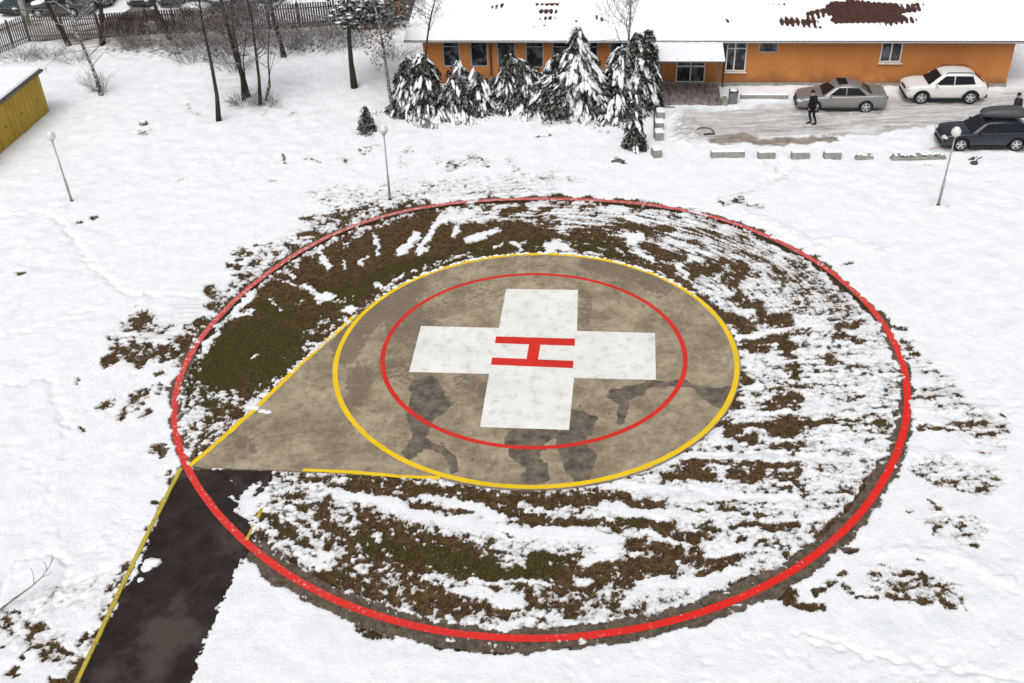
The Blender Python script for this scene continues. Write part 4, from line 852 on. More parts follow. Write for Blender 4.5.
for i in range(5):
    mb = MB(); w = k*.97; mb.box((k*(i+.5), -sgn*.0, gz/2-.02), (w, .08, gz-.12))
    for q in (-.25, .25): mb.box((k*(i+.5)+q*k, -sgn*.045, gz/2), (.05, .03, gz-.2))
    d = mb.build('door', M['mustard'], gar); mb = MB(); mb.box((k*(i+.5)+.12, -sgn*.09, 1.05), (.16,.04,.05), bev=.01); mb.build('handle', M['dark_metal'], d)
mb = MB(); mb.box((gl/2, sgn*2.9, gz+.05), (gl+.3, 6.4, .12)); rf = mb.build('roof', M['gutter'], gar)
mb = MB(); mb.box((gl/2, sgn*2.95, gz+.19), (gl+.3, 6.3, .16), bev=.06); mb.build('snow_layer', M['snow'], rf)
# ------------------------------------------------------------------ cars
def paintm(name, c, rough=.25, metal=.3, dirt=.35):
    t = NT(name); t.b.inputs['Specular IOR Level'].default_value = .5; n = t.noise(3, 4, .6); sp = t.n('SeparateXYZ'); t.l(t.coord('Object'), sp.inputs[0])
    lo = t.math('ADD', sp.outputs['Z'], t.math('MULTIPLY', t.math('SUBTRACT', n, .5), .4)); d = t.rng(lo, .35, .65, dirt, 0)
    t.col(t.mix(d, c, (.20, .18, .16))); t.rough(t.rng(d, 0, .5, rough, .7)); t.b.inputs['Metallic'].default_value = metal; t.b.inputs['Coat Weight'].default_value = .2; t.b.inputs['Coat Roughness'].default_value = .08
    return t.m
def loft(mb, stations, ring, closed_ends=True):
    n = None; vs = []; 
    for st in stations:
        r = ring(st); n = len(r); vs += r
    fs = []
    for i in range(len(stations)-1):
        for k in range(n-1): fs.append((i*n+k, i*n+k+1, (i+1)*n+k+1, (i+1)*n+k))
        fs.append((i*n+n-1, i*n, (i+1)*n, (i+1)*n+n-1))
    fs.append(tuple(range(n-1, -1, -1))); fs.append(tuple(range((len(stations)-1)*n, len(stations)*n)))
    mb.add(vs, [f[::-1] for f in fs], True)
def make_car(name, label, cat, mat, S):
    """front of the car points to -x; S holds its proportions in metres"""
    root = empty(name, label=label, cat=cat)
    L, W, H = S['L'], S['W'], S['H']; belt = S['belt']; hood = S['hood']; xf, xr = S['axf'], S['axr']; wr = S['wr']; gb = S['clear']
    # body stations: x, half width, bottom, shoulder, top
    st = [(0, W*.40, gb+.12, hood-.30, hood-.27), (.05, W*.445, gb+.04, hood-.16, hood-.13), (.16, W*.475, gb, hood-.08, hood-.04), (.45, W*.495, gb, hood-.03, hood+.03), (S['ws']*.6, W*.5, gb, hood+.01, hood+.08), (S['ws'], W*.5, gb, belt-.04, belt-.01),
          (S['ws']+.5, W*.5, gb, belt-.02, belt+.0), (L*.5, W*.5, gb, belt, belt+.0), (L*.72, W*.5, gb, belt+.03, belt+.03), (S['re'], W*.495, gb, S['deck']-.03, S['deck']+.01), (L-.30, W*.485, gb, S['deck']-.04, S['deck']), (L-.08, W*.46, gb+.04, S['deck']-.10, S['deck']-.04), (L, W*.42, gb+.14, S['deck']-.28, S['deck']-.24)]
    def rg(s):
        x, w, b, sh, tp = s
        h = [(w*.80, b), (w*.97, b+.10), (w, b+(sh-b)*.45), (w*.995, sh-.14), (w*.965, sh-.03), (w*.88, sh+(tp-sh)*.5), (w*.5, tp)]
        return [(x, y, z) for y, z in h]+[(x, -y, z) for y, z in h[::-1]]
    mb = MB(); loft(mb, st, rg); body = mb.build('body', mat, root)
    sub = body.modifiers.new('sub', 'SUBSURF'); sub.levels = 2; sub.render_levels = 2
    cm = MB()
    for x in (xf, xr): cm.lathe([(wr+.07, -W*.6), (wr+.07, -W*.5+.26)], 28, (x, 0, wr), 'Y', False); cm.lathe([(wr+.07, W*.5-.26), (wr+.07, W*.6)], 28, (x, 0, wr), 'Y', False)
    cut = cm.build('cutter', M['black']); bmc = bmesh.new(); bmc.from_mesh(cut.data); bmesh.ops.recalc_face_normals(bmc, faces=bmc.faces); bmc.to_mesh(cut.data); bmc.free()
    bo = body.modifiers.new('arches', 'BOOLEAN'); bo.operation = 'DIFFERENCE'; bo.object = cut; bo.solver = 'EXACT'
    bpy.context.view_layer.update(); dg = bpy.context.evaluated_depsgraph_get(); nm = bpy.data.meshes.new_from_object(body.evaluated_get(dg)); body.modifiers.clear(); old = body.data; body.data = nm; nm.name = 'body'
    if len(nm.materials) == 0: nm.materials.append(mat)
    for q in range(len(nm.materials)): nm.materials[q] = mat
    bpy.data.objects.remove(cut)
    # cabin
    a0, a1, b1, b0 = S['ws'], S['rf'], S['rr'], S['rw']       # windscreen base, roof front, roof rear, rear glass base
    wb, wt = W*.455, W*.37; zb, zt = belt-.05, H
    zb2 = S.get('belt_r', belt+.02)-.04
    def rc(x, w, z, zc): return [(x, w, z), (x, -w, z)]
    am = (a1+b1)/2
    lo = [(a0, wb*.96, zb), (a0+.55, wb, zb), ((a0+b0)/2, wb, zb), (b0-.35, wb*.98, zb2), (b0, wb*.90, zb2)]
    up = [(a1-.06, wt*.93, zt-.11), (a1+.30, wt, zt-.02), (am, wt*1.01, zt), (b1-.30, wt*.98, zt-.04), (b1+.02, wt*.90, zt-.13)]
    vs = []; 
    for (x, w, z) in lo: vs += [(x, w, z), (x, -w, z)]
    for (x, w, z) in up: vs += [(x, w, z), (x, w*.6, z+.045), (x, -w*.6, z+.045), (x, -w, z)]
    fs = []
    for i in range(4):
        l0, l1 = 2*i, 2*i+2; u0, u1 = 10+4*i, 14+4*i
        fs += [(l0, l1, u1, u0)[::-1], (l0+1, l1+1, u1+3, u0+3), (u0, u1, u1+1, u0+1)[::-1], (u0+1, u1+1, u1+2, u0+2)[::-1], (u0+2, u1+2, u1+3, u0+3)[::-1]]
    fs += [(0, 10, 11, 12, 13, 1)[::-1], (8, 9, 29, 28, 27, 26)[::-1]]
    mb = MB(); mb.add(vs, fs, True); cab = mb.build('cabin', mat, root)
    bv = cab.modifiers.new('b', 'BEVEL'); bv.width = .10; bv.segments = 4; bv.harden_normals = False; bv.limit_method = 'ANGLE'; bv.angle_limit = R(25)
    def lerp(p, q, k): return Vector(p).lerp(Vector(q), k)
    def panel(nm_, quad, mt, ins=(.08,.08,.1,.1), off=.012, par=cab):
        A, B, C, D = [Vector(q) for q in quad]     # A,B bottom; C,D top
        l, r, b, t_ = ins
        def pt(s, k): return (A.lerp(B, s)).lerp(D.lerp(C, s), k)
        P = [pt(l, b), pt(1-r, b), pt(1-r, 1-t_), pt(l, 1-t_)]; n = (P[1]-P[0]).cross(P[3]-P[0]).normalized(); cen = Vector(((a0+b0)/2, 0, (zb+zt)/2-.2))
        if n.dot(P[0]-cen) < 0: n = -n
        mb = MB(); P2 = [p+n*off for p in P]; P1 = [p-n*.02 for p in P]; mb.add(P1+P2, [(4,5,6,7),(0,1,5,4),(1,2,6,5),(2,3,7,6),(3,0,4,7)]); return mb.build(nm_, mt, par)
    w0 = lo[0]; w1 = up[0]; panel('windscreen', [(w0[0], w0[1], w0[2]+.04), (w0[0], -w0[1], w0[2]+.04), (w1[0], -w1[1], w1[2]), (w1[0], w1[1], w1[2])], M['glass'], (.06,.06,.04,.04))
    w0 = lo[4]; w1 = up[4]; panel('rear_window', [(w0[0], w0[1], w0[2]+.05), (w0[0], -w0[1], w0[2]+.05), (w1[0], -w1[1], w1[2]), (w1[0], w1[1], w1[2])], M['glass'], (.1,.1,.06,.08))
    for sy in (1, -1):
        def side(x, k):
            y = wb+(wt-wb)*k; return (x, sy*y, zb+.05+(zt-.03-zb-.05)*k)
        mid = S['bp']
        xa = a0+.34; xt = a1+.12; q1_ = [side(xa, .06), side(mid-.03, .06), side(mid-.03, .86), side(xt, .86)]
        q2_ = [side(mid+.03, .06), side(b0-S.get('rq', .30), .12), side(b1-.12, .84), side(mid+.03, .86)]
        for qd in (q1_, q2_): panel('side_window', qd, M['glass'], (0,0,0,0), .022)
        mb = MB(); mb.box((a0+.42, sy*(W*.5+.07), belt+.05), (.12, .2, .13), bev=.04); mb.build('wing_mirror', mat, root)
        for dx in (mid-.06, mid+.78):
            mb = MB(); mb.box((dx, sy*(W*.5-.0), belt-.18), (.16, .035, .03), bev=.01); mb.build('door_handle', mat, root)
    for x in (xf, xr):
        for sy in (1, -1):
            mb = MB(); mb.lathe([(wr*.62, -.10), (wr*.95, -.115), (wr, -.08), (wr, .08), (wr*.95, .115), (wr*.62, .10), (wr*.60, 0), (wr*.60, -.0), (wr*.62, -.10)], 26, (0,0,0), 'Y', cap=False)
            wh = mb.build('wheel', M['tyre'], root, (x, sy*(W*.5-.115), wr)); 
            mb = MB(); y = sy*.095; mb.lathe([(.0, y*.95), (wr*.22, y*.95), (wr*.24, y*.5)], 14, (0,0,0), 'Y'); mb.lathe([(wr*.58, y*.3), (wr*.72, y), (wr*.70, y*1.2), (wr*.64, y*1.2)], 26, (0,0,0), 'Y', cap=False)
            for k in range(5):
                a = k*2*math.pi/5+.3; mb.box((math.cos(a)*wr*.40, y*.72, math.sin(a)*wr*.40), (wr*.52, .035, wr*.24), ry=-a)
            mb.build('rim', M['rim'], wh); mb = MB(); mb.lathe([(.0001, y*.3), (wr*.62, y*.3), (wr*.62, y*.2)], 22, (0,0,0), 'Y'); mb.build('brake_disc', M['tyre'], wh)
    for sy in (1, -1):
        mb = MB(); mb.blob((.17, sy*W*.36, hood-.19), (.22, .21, .10), 2, 12, 8, 0); mb.build('headlight', M['clear_lamp'], root)
        mb = MB(); mb.blob((L-.09, sy*W*.385, S['deck']-.20), (.10, .12, S.get('tl', .09)), 2, 12, 8, 0); mb.build('tail_light', M['red_lamp'], root)
    mb = MB(); mb.box((.02, 0, hood-.24), (.08, W*.42, .12), bev=.02); mb.box((.0, 0, gb+.16), (.10, W*.62, .14), bev=.02); mb.build('grille', M['black'], root)
    mb = MB(); mb.box((L+.0, 0, S['deck']-.34), (.03, .5, .12), bev=.005); mb.build('number_plate', M['plate'], root)
    mb = MB(); mb.box((L/2, 0, gb+.03), (xr-xf-2*wr-.25, W*.985, .09), bev=.02); mb.build('sill', M['black'], root)
    return root
def put_car(root, fl, rl, z=0, wr=None, xf=0, xr=2.6):
    """stand the car so that its two near-side wheels touch these ground points"""
    a = at(*fl); b = at(*rl); ang = math.atan2(b.y-a.y, b.x-a.x); root.rotation_euler = (0, 0, ang); c, s = math.cos(ang), math.sin(ang)
    mx = (xf+xr)/2; mid = (a+b)/2; n = Vector((-s, c, 0)); root.location = mid+n*.84-Vector((c, s, 0))*mx+Vector((0,0,z))
SED = dict(L=4.75, W=1.82, H=1.44, belt=.93, hood=.80, deck=1.02, ws=1.30, rf=2.00, rr=3.25, rw=3.98, re=4.05, axf=.90, axr=3.62, wr=.325, clear=.18, bp=2.52, rq=.42)
SUV = dict(L=4.30, W=1.80, H=1.62, belt=1.04, hood=.98, deck=1.12, ws=1.12, rf=1.85, rr=3.50, rw=4.10, re=4.0, axf=.84, axr=3.42, wr=.35, clear=.24, bp=2.45, rq=.55, tl=.17, belt_r=1.12)
HAT = dict(L=4.45, W=1.80, H=1.46, belt=.95, hood=.86, deck=1.03, ws=1.30, rf=1.95, rr=3.75, rw=4.22, re=4.12, axf=.90, axr=3.56, wr=.33, clear=.18, bp=2.50, rq=.40)
sed = make_car('parked_sedan', 'silver grey sedan with a dark sunroof parked along the orange wall behind the walking man', 'car', paintm('silver_paint', (.26, .255, .245), .3, .4), SED)
put_car(sed, (812, 112.5), (866, 113), 0, None, SED['axf'], SED['axr'])
mb = MB(); mb.box((2.35, 0, 1.475), (.5, .9, .02), bev=.008); mb.build('sunroof', M['glass'], sed)
suv = make_car('parked_suv', 'white compact suv with dark lower trim parked by the right end of the orange wall', 'car', paintm('white_paint_car', (.72, .71, .68), .3, 0, .2), SUV)
put_car(suv, (918.5, 104), (970.5, 104), 0, None, SUV['axf'], SUV['axr'])
for sy in (1, -1):
    mb = MB(); mb.tube([(1.98, sy*.60, 1.62), (2.1, sy*.60, 1.68), (3.3, sy*.60, 1.67), (3.42, sy*.60, 1.58)], .02, 6); mb.build('roof_rail', M['black'], suv)
for (x, z, w) in ((.10, .38, 1.55), (4.22, .40, 1.5)):
    mb = MB(); mb.box((x, 0, z), (.24, w, .23), bev=.06); mb.build('bumper', M['black'], suv)
for x in (SUV['axf'], SUV['axr']):
    for sy in (1, -1):
        mb = MB(); mb.tube([(x+.42*math.cos(a), sy*(SUV['W']*.5+.0), SUV['wr']+.42*math.sin(a)) for a in [math.pi*(i/12*1.16-.08) for i in range(13)]], .045, 6); mb.build('wheel_arch', M['black'], suv)
hat = make_car('parked_hatchback', 'dark blue hatchback with a roof box, its nose beside the right lamp post', 'car', paintm('navy_paint', (.010, .013, .023), .18, .1, .12), HAT)
put_car(hat, (957, 151), (1017, 151), 0, None, HAT['axf'], HAT['axr'])
for x in (2.3, 3.3):
    mb = MB(); mb.box((x, 0, 1.52), (.07, 1.15, .04), bev=.01); mb.build('roof_bar', M['black'], hat)
# roof box rests on the bars: a thing of its own
bx_ = empty('roof_box', label='long matt grey luggage box strapped on top of the dark blue hatchback', cat='roof box'); bx_.location = hat.matrix_basis @ Vector((2.85, -.05, 1.55)); bx_.rotation_euler = hat.rotation_euler
mb = MB()
def rb(s):
    x, w, z0, z1 = s; return [(x, -w, z0), (x, w, z0), (x, w*1.02, (z0+z1)/2), (x, w*.85, z1), (x, -w*.85, z1), (x, -w*1.02, (z0+z1)/2)]
loft(mb, [(-1.05,.20,.10,.16),(-.95,.30,.03,.27),(-.5,.38,0,.36),(.5,.40,0,.40),(.95,.38,.02,.36),(1.05,.30,.08,.28)], rb); mb.build('box_shell', simple('box_grey', (.055,.06,.065), .45), bx_)
mb = MB(); mb.box((-.0,-.385,.12), (1.7,.03,.03)); mb.build('seam', M['dark_metal'], bx_)
# cars of the far street, mostly hidden by the fence and the frame edge
far = [((8,17.5), 'dark teal', (.012,.03,.035), 'teal estate car at the far upper left corner of the parking row', 80), ((98,9.5), 'black', (.02,.018,.02), 'black car left of the pale windowed car in the far parking row', 92),
       ((139,9.5), 'dark blue', (.03,.035,.05), 'dark car with a pale windscreen in the far parking row', 90), ((170,9), 'deep blue', (.012,.014,.03), 'deep blue car right behind the forked dark tree', 92), ((200,7), 'charcoal', (.02,.02,.022), 'charcoal car in the far row above the straight single tree', 90),
       ((232,6.5), 'black', (.014,.014,.016), 'black car in the far row above the tall dark twin trees', 91), ((264,5), 'brownish', (.03,.024,.022), 'brown black car at the right end of the far parking row', 89), ((68,10), 'black', (.018,.018,.02), 'black car second from the left in the far parking row', 88)]
base = None
for i, (p, nm_, c, lb, an) in enumerate(far):
    r_ = make_car('parked_car', lb, 'car', paintm('far_paint_'+nm_.replace(' ', '_')+str(i), c, .25, .2, .3), HAT if i % 2 else SED); q = at(*p); r_.rotation_euler = (0, 0, R(an)); r_.location = q-Vector((0, 0, 0)); tag(r_, group='cars parked in the far row')
for (p, p2, c, lb, S_, sn) in [((106,30), (136,31), (.16,.155,.15), 'grey car standing behind the paling fence between two bare trees', HAT, 0), ((160,27.5), (188,27), (.5,.5,.5), 'white car half buried in snow behind the forked tree', HAT, 1), ((190,20.5), (222,19), (.05,.05,.055), 'dark car with a snow covered roof behind the fence', SED, 1), ((33,14), (60,14), (.05,.05,.05), 'dark car with a snow covered roof beyond the gate post at upper left', SED, 1)]:
    r_ = make_car('parked_car', lb, 'car', paintm('street_paint_'+str(p[0]), c, .35, .1, .3), S_); q = at(*p); q2 = at(*p2); r_.rotation_euler = (0, 0, math.atan2(q2.y-q.y, q2.x-q.x)); r_.location = q
    if sn:
        mb = MB(); mb.blob(((S_['rf']+S_['rr'])/2, 0, S_['H']+.02), (1.05, .66, .16), 4, 14, 8, .05); mb.blob((.75, 0, S_['hood']+.05), (.6, .7, .10), 5, 12, 8, .05); mb.build('snow_cap', M['snow'], r_)
# ------------------------------------------------------------------ trees, shrubs
def needle_mat(name, a, b, snow=.5):
    t = NT(name); n = t.noise(6, 4, .7); t.col(t.upsnow(t.mix(t.rng(n, .35, .65), a, b), .45, .8, snow, 4)); t.rough(.85); return t.m
M['needle'] = needle_mat('conifer_needles', (.008, .013, .007), (.028, .040, .016), .30); M['needle_dark'] = needle_mat('dark_needles', (.008, .012, .008), (.022, .03, .016), .30)
def tri(mb, c, s, rnd, droop=0, axis=None):
    a = Vector((rnd.gauss(0,1), rnd.gauss(0,1), rnd.gauss(0,.6))).normalized()
    if axis is not None: a = (axis+a*.7).normalized()
    b = a.cross(Vector((rnd.gauss(0,1), rnd.gauss(0,1), rnd.gauss(0,1)))).normalized()
    mb.add([c-b*s*.28, c+b*s*.28, c+a*s], [(0,1,2)])
def conifer(u, v, top, hw, label, seed, group=None, dens=1.0, snowy=1.0, kind='conifer', lean=0, shape=.72):
    p = at(u, v); tp = aty(u, top, p.y); H = tp.z; rad = hw/(FPX/((p-Vector((0,0,CAMH))).dot(F_)))
    rnd = random.Random(seed); root = empty(kind, (p.x, p.y, 0), label=label, cat='conifer', group=group)
    mb = MB(); mb.tube([(0,0,-.1), (lean*.4, 0, H*.5), (lean, 0, H*.97)], [.05+H*.012, .04+H*.006, .01], 7); tr = mb.build('trunk', M['bark']); tr.parent = root
    cr = MB(); sn = MB(); z = H*.04
    bul = [(rnd.uniform(0, 6.28), rnd.uniform(.1, .9)*H, rnd.uniform(.25, .75)) for _ in range(11 if group and u < 620 else 2)]
    off = rnd.uniform(0, 99)
    while z < H*.98:
        k = z/H; R0_ = rad*((1-k)**shape)*(1 if k > .15 else .75+k*1.7)+.06; nb = max(4, int(3+R0_*9)); a0 = rnd.uniform(0, 6.28)
        for i in range(nb):
            a = a0+6.283*i/nb+rnd.uniform(-.3, .3); L = R0_*(rnd.uniform(.45, 1.15) if group and u < 620 else rnd.uniform(.7, 1.05))
            for (ba, bz, bs) in bul: L *= 1+bs*math.exp(-((z-bz)/(H*.10))**2)*max(0, math.cos(a-ba))**2
            d = Vector((math.cos(a), math.sin(a), 0)); cx = lean*k; dr = rnd.uniform(.6, 1.35)
            P = [Vector((cx, 0, z+.05))+d*L*f+Vector((0, 0, .16*L*math.sin(f*2.2)-L*dr*f*f)) for f in (0, .35, .7, 1)]
            for q in P: q.z = max(q.z, .04)
            cr.tube(P, [.014, .012, .008, .004], 3, False)
            for j in range(int(46*dens*max(.35, L))+9):
                f = rnd.uniform(.15, 1.08); idx = min(2, int(f*3)); q = P[idx].lerp(P[idx+1], min(1.1, f*3-idx)) if f < 1 else P[3]
                w = .30*L*(1.15-f*.55)+.05; q = q+Vector((-d.y, d.x, 0))*rnd.uniform(-w, w)+Vector((0,0,rnd.uniform(-.20, .06)))
                tri(cr, q, rnd.uniform(.10, .24), rnd, axis=(d*.6+Vector((0,0,-.75))))
            if rnd.random() < .66*snowy:
                m_ = max(2, int(L*9))
                for _ in range(m_):
                    f = rnd.uniform(.35, 1.02); idx = min(2, int(f*3)); q = P[idx].lerp(P[idx+1], min(1, f*3-idx)); w = .26*L*(1.1-f*.5)
                    q = q+Vector((-d.y, d.x, 0))*rnd.uniform(-w, w); s = rnd.uniform(.05, .12)*(1+.35*rad)
                    if float(vnoise(np.array([q.x*2.2+off]), np.array([q.z*2.2+q.y*2.2]), seed)[0]) < .44: continue
                    rot = Matrix.Rotation(a+rnd.uniform(-.4,.4), 3, 'Z') @ Matrix.Rotation(.3+.8*f, 3, 'Y')
                    sn.blob(q+Vector((0,0,.05)), (s*rnd.uniform(1.3, 3.0), s*rnd.uniform(.4, .85), s*.36), rnd.random(), 6, 4, .38, rot)
        z += (.13+R0_*.07)*rnd.uniform(.8, 1.2)
    if snowy: sn.blob((lean, 0, H*.98), (.05,.05,.08), 2, 7, 5)
    c = cr.build('crown', M['needle'], root)
    if snowy: tag(sn.build('snow_load', M['snow'], c), kind='stuff')
    return root
rowc = 'snow laden conifers in front of the orange building'
for i, a in enumerate([(408,111,58,15,'drooping snowy conifer at the left end of the row by the orange building'), (431,112,52,15,'dark green conifer second from the left before the orange building wall'), (455,112,64,15,'squat snowy conifer before the first tall window'), (482,110,72,15,'low bushy conifer below the second tall window'), (508,110,55,14,'slim snowy conifer just right of the left downpipe'), (530,111,60,15,'rounded snow heavy conifer below the fourth tall window'),
                       (553,111,55,16,'mid height conifer hugging the left flank of the tallest conifer'), (583,112,26,31,'tall broad conifer whose tip rises over the roof left of the white birch'), (614,113,46,22,'snowy conifer directly behind the base of the white birch'), (632,110,32,21,'wide dark conifer right behind the white birch'), (648,107,29,12,'narrow dark conifer pressed against the entrance canopy')]):
    conifer(a[0], a[1], a[2]-1, a[3]*(1.22 if a[3] < 22 else 1.02), a[4], 40+i, rowc, 1.15, 1.0 if i < 8 else [.9,.75,.4][i-8], lean=[.3,-.35,.35,-.3,.25,-.35,.3,-.35,.35,.2,-.1][i], shape=[.34,.42,.3,.28,.36,.3,.36,.62,.36,.42,.45][i])
conifer(634, 147, 95, 13, 'small open conifer standing alone beside the column of snowy blocks', 77, None, 1.1, .5)
conifer(367, 130, 105, 11, 'tiny snow dusted conifer standing alone left of the middle lamp post', 78, None, .8, .35)
def branch(mb, p, d, L, r, depth, rnd, up=.1, fine=1.0):
    n = 4; pts = [p]; q = p.copy(); dd = d.copy(); rs_ = [r]
    for i in range(n):
        dd = (dd+Vector((rnd.gauss(0,.16), rnd.gauss(0,.16), rnd.gauss(0,.12)+up*.35))).normalized(); q = q+dd*L/n; pts.append(q.copy()); rs_.append(max(.006, r*(1-.8*(i+1)/n)))
        if depth > 0 and i > 0 or (depth > 0 and i == 0 and rnd.random() < .5):
            for _ in range(2 if rnd.random() < .8*fine else 1):
                s = Vector((rnd.gauss(0,1), rnd.gauss(0,1), rnd.gauss(0,.5))).normalized(); nd = (dd*.75+s*.8).normalized(); branch(mb, q.copy(), nd, L*rnd.uniform(.42, .68), rs_[-1]*.7, depth-1, rnd, up, fine)
    mb.tube(pts, rs_, 5 if r > .03 else 3, False)
def bare_tree(pts, r0, label, seed, H=9.5, mat='bark', twig='twig', nb=22, start=.26, spread=1.0, up=.25, cat='tree', kind='bare_tree', group=None, depth=2, extra=(), leaves=0):
    base = at(*pts[0]); root = empty(kind, (base.x, base.y, 0), label=label, cat=cat, group=group)
    W_ = [aty(u, v, base.y)-Vector((base.x, base.y, 0)) for u, v in pts]; W_[0].z = -.1
    rnd = random.Random(seed)
    last = W_[-1]; d = (W_[-1]-W_[-2]).normalized()
    while last.z < H:
        d = (d+Vector((rnd.gauss(0,.07), rnd.gauss(0,.12), .12))).normalized(); last = last+d*.9; W_.append(last)
    n = len(W_); rr_ = [max(.015, r0*(1-.88*(w.z/H))) for w in W_]; rr_[0] = r0*1.35
    mb = MB(); mb.tube(W_, rr_, 8); mb.build('trunk', M[mat], root)
    cr = MB()
    for i in range(nb):
        k = start+(1-start)*(i+rnd.random())/nb; z = k*H
        for a, b in zip(W_, W_[1:]):
            if a.z <= z <= b.z:
                p = a.lerp(b, (z-a.z)/(b.z-a.z+1e-6)); an = rnd.uniform(0, 6.283); dd = Vector((math.cos(an)*spread, math.sin(an)*spread, rnd.uniform(.2, .9))).normalized()
                branch(cr, p, dd, H*.30*(1.15-k)*rnd.uniform(.7, 1.2)+.3, r0*.34*(1.1-k)+.01, depth, rnd, up); break
    for (pp, rr2) in extra:
        q = [aty(u, v, base.y)-Vector((base.x, base.y, 0)) for u, v in pp]; cr.tube(q, [rr2*(1-.8*i/(len(q)-1)) for i in range(len(q))], 5, False)
        for w0, w1 in zip(q, q[1:]): branch(cr, w1, (w1-w0).normalized()+Vector((rnd.gauss(0,.4), rnd.gauss(0,.4), .2)), (w1-w0).length*.7, rr2*.4, 1, rnd, up)
    c = cr.build('crown', M[twig], root)
    if leaves:
        lf = MB()
        for i in range(leaves):
            f = rnd.random(); u = 360+rnd.random()*32; v = 22+rnd.random()*50*(1-abs(u-378)/34); q = aty(u, v, base.y+rnd.uniform(-1.2, 1.2))-Vector((base.x, base.y, 0)); tri(lf, q, rnd.uniform(.06, .13), rnd, axis=Vector((0,0,-1)))
        lf.build('dry_leaves', simple('dry_leaf', (.10, .06, .035), .8, var=.4, scale=2), c)
    return root
bare_tree([(101,94.5),(97,80),(90,62),(80,40),(73,22),(66,0)], .13, 'pale leaning birch rising beside the yellow garage', 1, 8.5, 'birch', 'pale_twig', 10, .5, extra=[([(80,40),(66,26),(52,22)], .045), ([(90,55),(97,48),(104,38)], .045), ([(86,50),(60,54),(44,68)], .03), ([(74,25),(84,8),(92,0)], .04), ([(92,66),(104,52),(118,58)], .03)])
bare_tree([(69,45.5),(62,32),(52,14),(46,0)], .17, 'dark leaning tree behind the pale birch at upper left', 2, 9, nb=30, start=.22)
bare_tree([(102,44),(102,25),(101,8),(100,0)], .17, 'straight dark tree whose left side is snowy, before the paling fence', 3, 9, nb=26, start=.24)
bare_tree([(169.5,40),(166,28),(158,14),(153,0)], .16, 'forked dark tree with two stems before the snow buried white car', 4, 9, nb=20, extra=[([(168,36),(174,24),(171,10),(169,0)], .10)])
bare_tree([(218.5,121),(217,96),(211,62),(204,30),(199,0)], .125, 'straight single dark tree, nearest to the camera of the bare trees', 5, 9.5, nb=24, start=.5)
bare_tree([(247.5,98),(243,78),(234,50),(227,24),(221,0)], .17, 'tall dark twin tree leaning left, thickest of its clump', 6, 9.5, nb=24, extra=[([(246,90),(243,60),(247,30),(250,5)], .05)])
bare_tree([(243.5,101),(242,84),(240,60),(233,30),(231,0)], .09, 'thin dark stem at the left foot of the thick twin tree', 7, 8.5, nb=20, start=.26)
bare_tree([(260,105),(259,78),(255,46),(252,20),(247,0)], .10, 'slim dark tree right of the thick twin tree', 8, 8.5, nb=24, start=.26)
bare_tree([(264.5,101),(270,86),(268,60),(269,30),(268,0)], .055, 'thin curving sapling right of the slim dark tree', 9, 7.5, nb=8, extra=[([(266,98),(270,72),(278,44)], .035)])
bare_tree([(284,57.5),(281,44),(275,24),(270,0)], .16, 'dark thick tree with snow on its bark far behind the curving sapling', 10, 9.5, nb=30, start=.22)
t10 = bare_tree([(354.5,88.5),(351,62),(349,36),(348,0)], .17, 'dark tree with a dense snowy needle crown and low snowy boughs', 11, 9, nb=4, start=.6, extra=[([(349,30),(330,18),(303,12)], .05), ([(349,24),(325,10),(303,12)], .04), ([(345,34),(330,26),(318,18)], .04)], kind='pine_tree')
nd = MB(); rnd = random.Random(9); sn = MB(); b_ = at(354.5, 88.5)
for i in range(5200):
    u = rnd.gauss(365, 15); v = 27-abs(rnd.gauss(0, 15))*.9+rnd.uniform(-3, 3)
    if u < 338 and v > 22: continue
    q = aty(u, v, b_.y+rnd.gauss(0, 1.2))-Vector((b_.x, b_.y, 0)); tri(nd, q, rnd.uniform(.12, .28), rnd)
    if i % 40 == 0: sn.blob(q+Vector((0,0,.1)), (.28*rnd.uniform(.4,1), .1, .05), i, 6, 4, .3)
nd.build('needles', M['needle_dark'], t10); tag(sn.build('snow_load', M['snow'], t10), kind='stuff')
bare_tree([(394,114),(389,88),(384,52),(379,24),(373,0)], .115, 'mottled birch with hanging dry leaves near the middle lamp post', 12, 9, 'birch', 'twig', 12, .4, leaves=900)
bare_tree([(425,113),(424,80),(427,40),(431,16),(435,0)], .085, 'thin dark tree standing before the left corner of the orange building', 13, 8.5, nb=20, start=.5)
bare_tree([(621,116),(624,88),(628,50),(630,20),(631,0)], .115, 'slender white birch in front of the tall conifers', 14, 8.5, 'birch', 'pale_twig', 16, .42, spread=.8, up=.5)
def shrub(u, v, w, h, label, seed, n=60, mat='twig', group='leafless shrubs below the fence'):
    p = at(u, v); rnd = random.Random(seed); mb = MB()
    for i in range(n):
        a = rnd.uniform(0, 6.283); k = rnd.random()**.6; q = Vector((math.cos(a)*k*w*.35, math.sin(a)*k*w*.25, 0)); d = Vector((math.cos(a)*k*w/h*.8, math.sin(a)*k*w/h*.6, 1)).normalized()
        branch(mb, q, d, h*rnd.uniform(.6, 1.1), .012, 1, rnd, .05, .6)
    o = mb.build('shrub', M[mat], None, (p.x, p.y, 0)); tag(o, label, 'shrub', group); return o
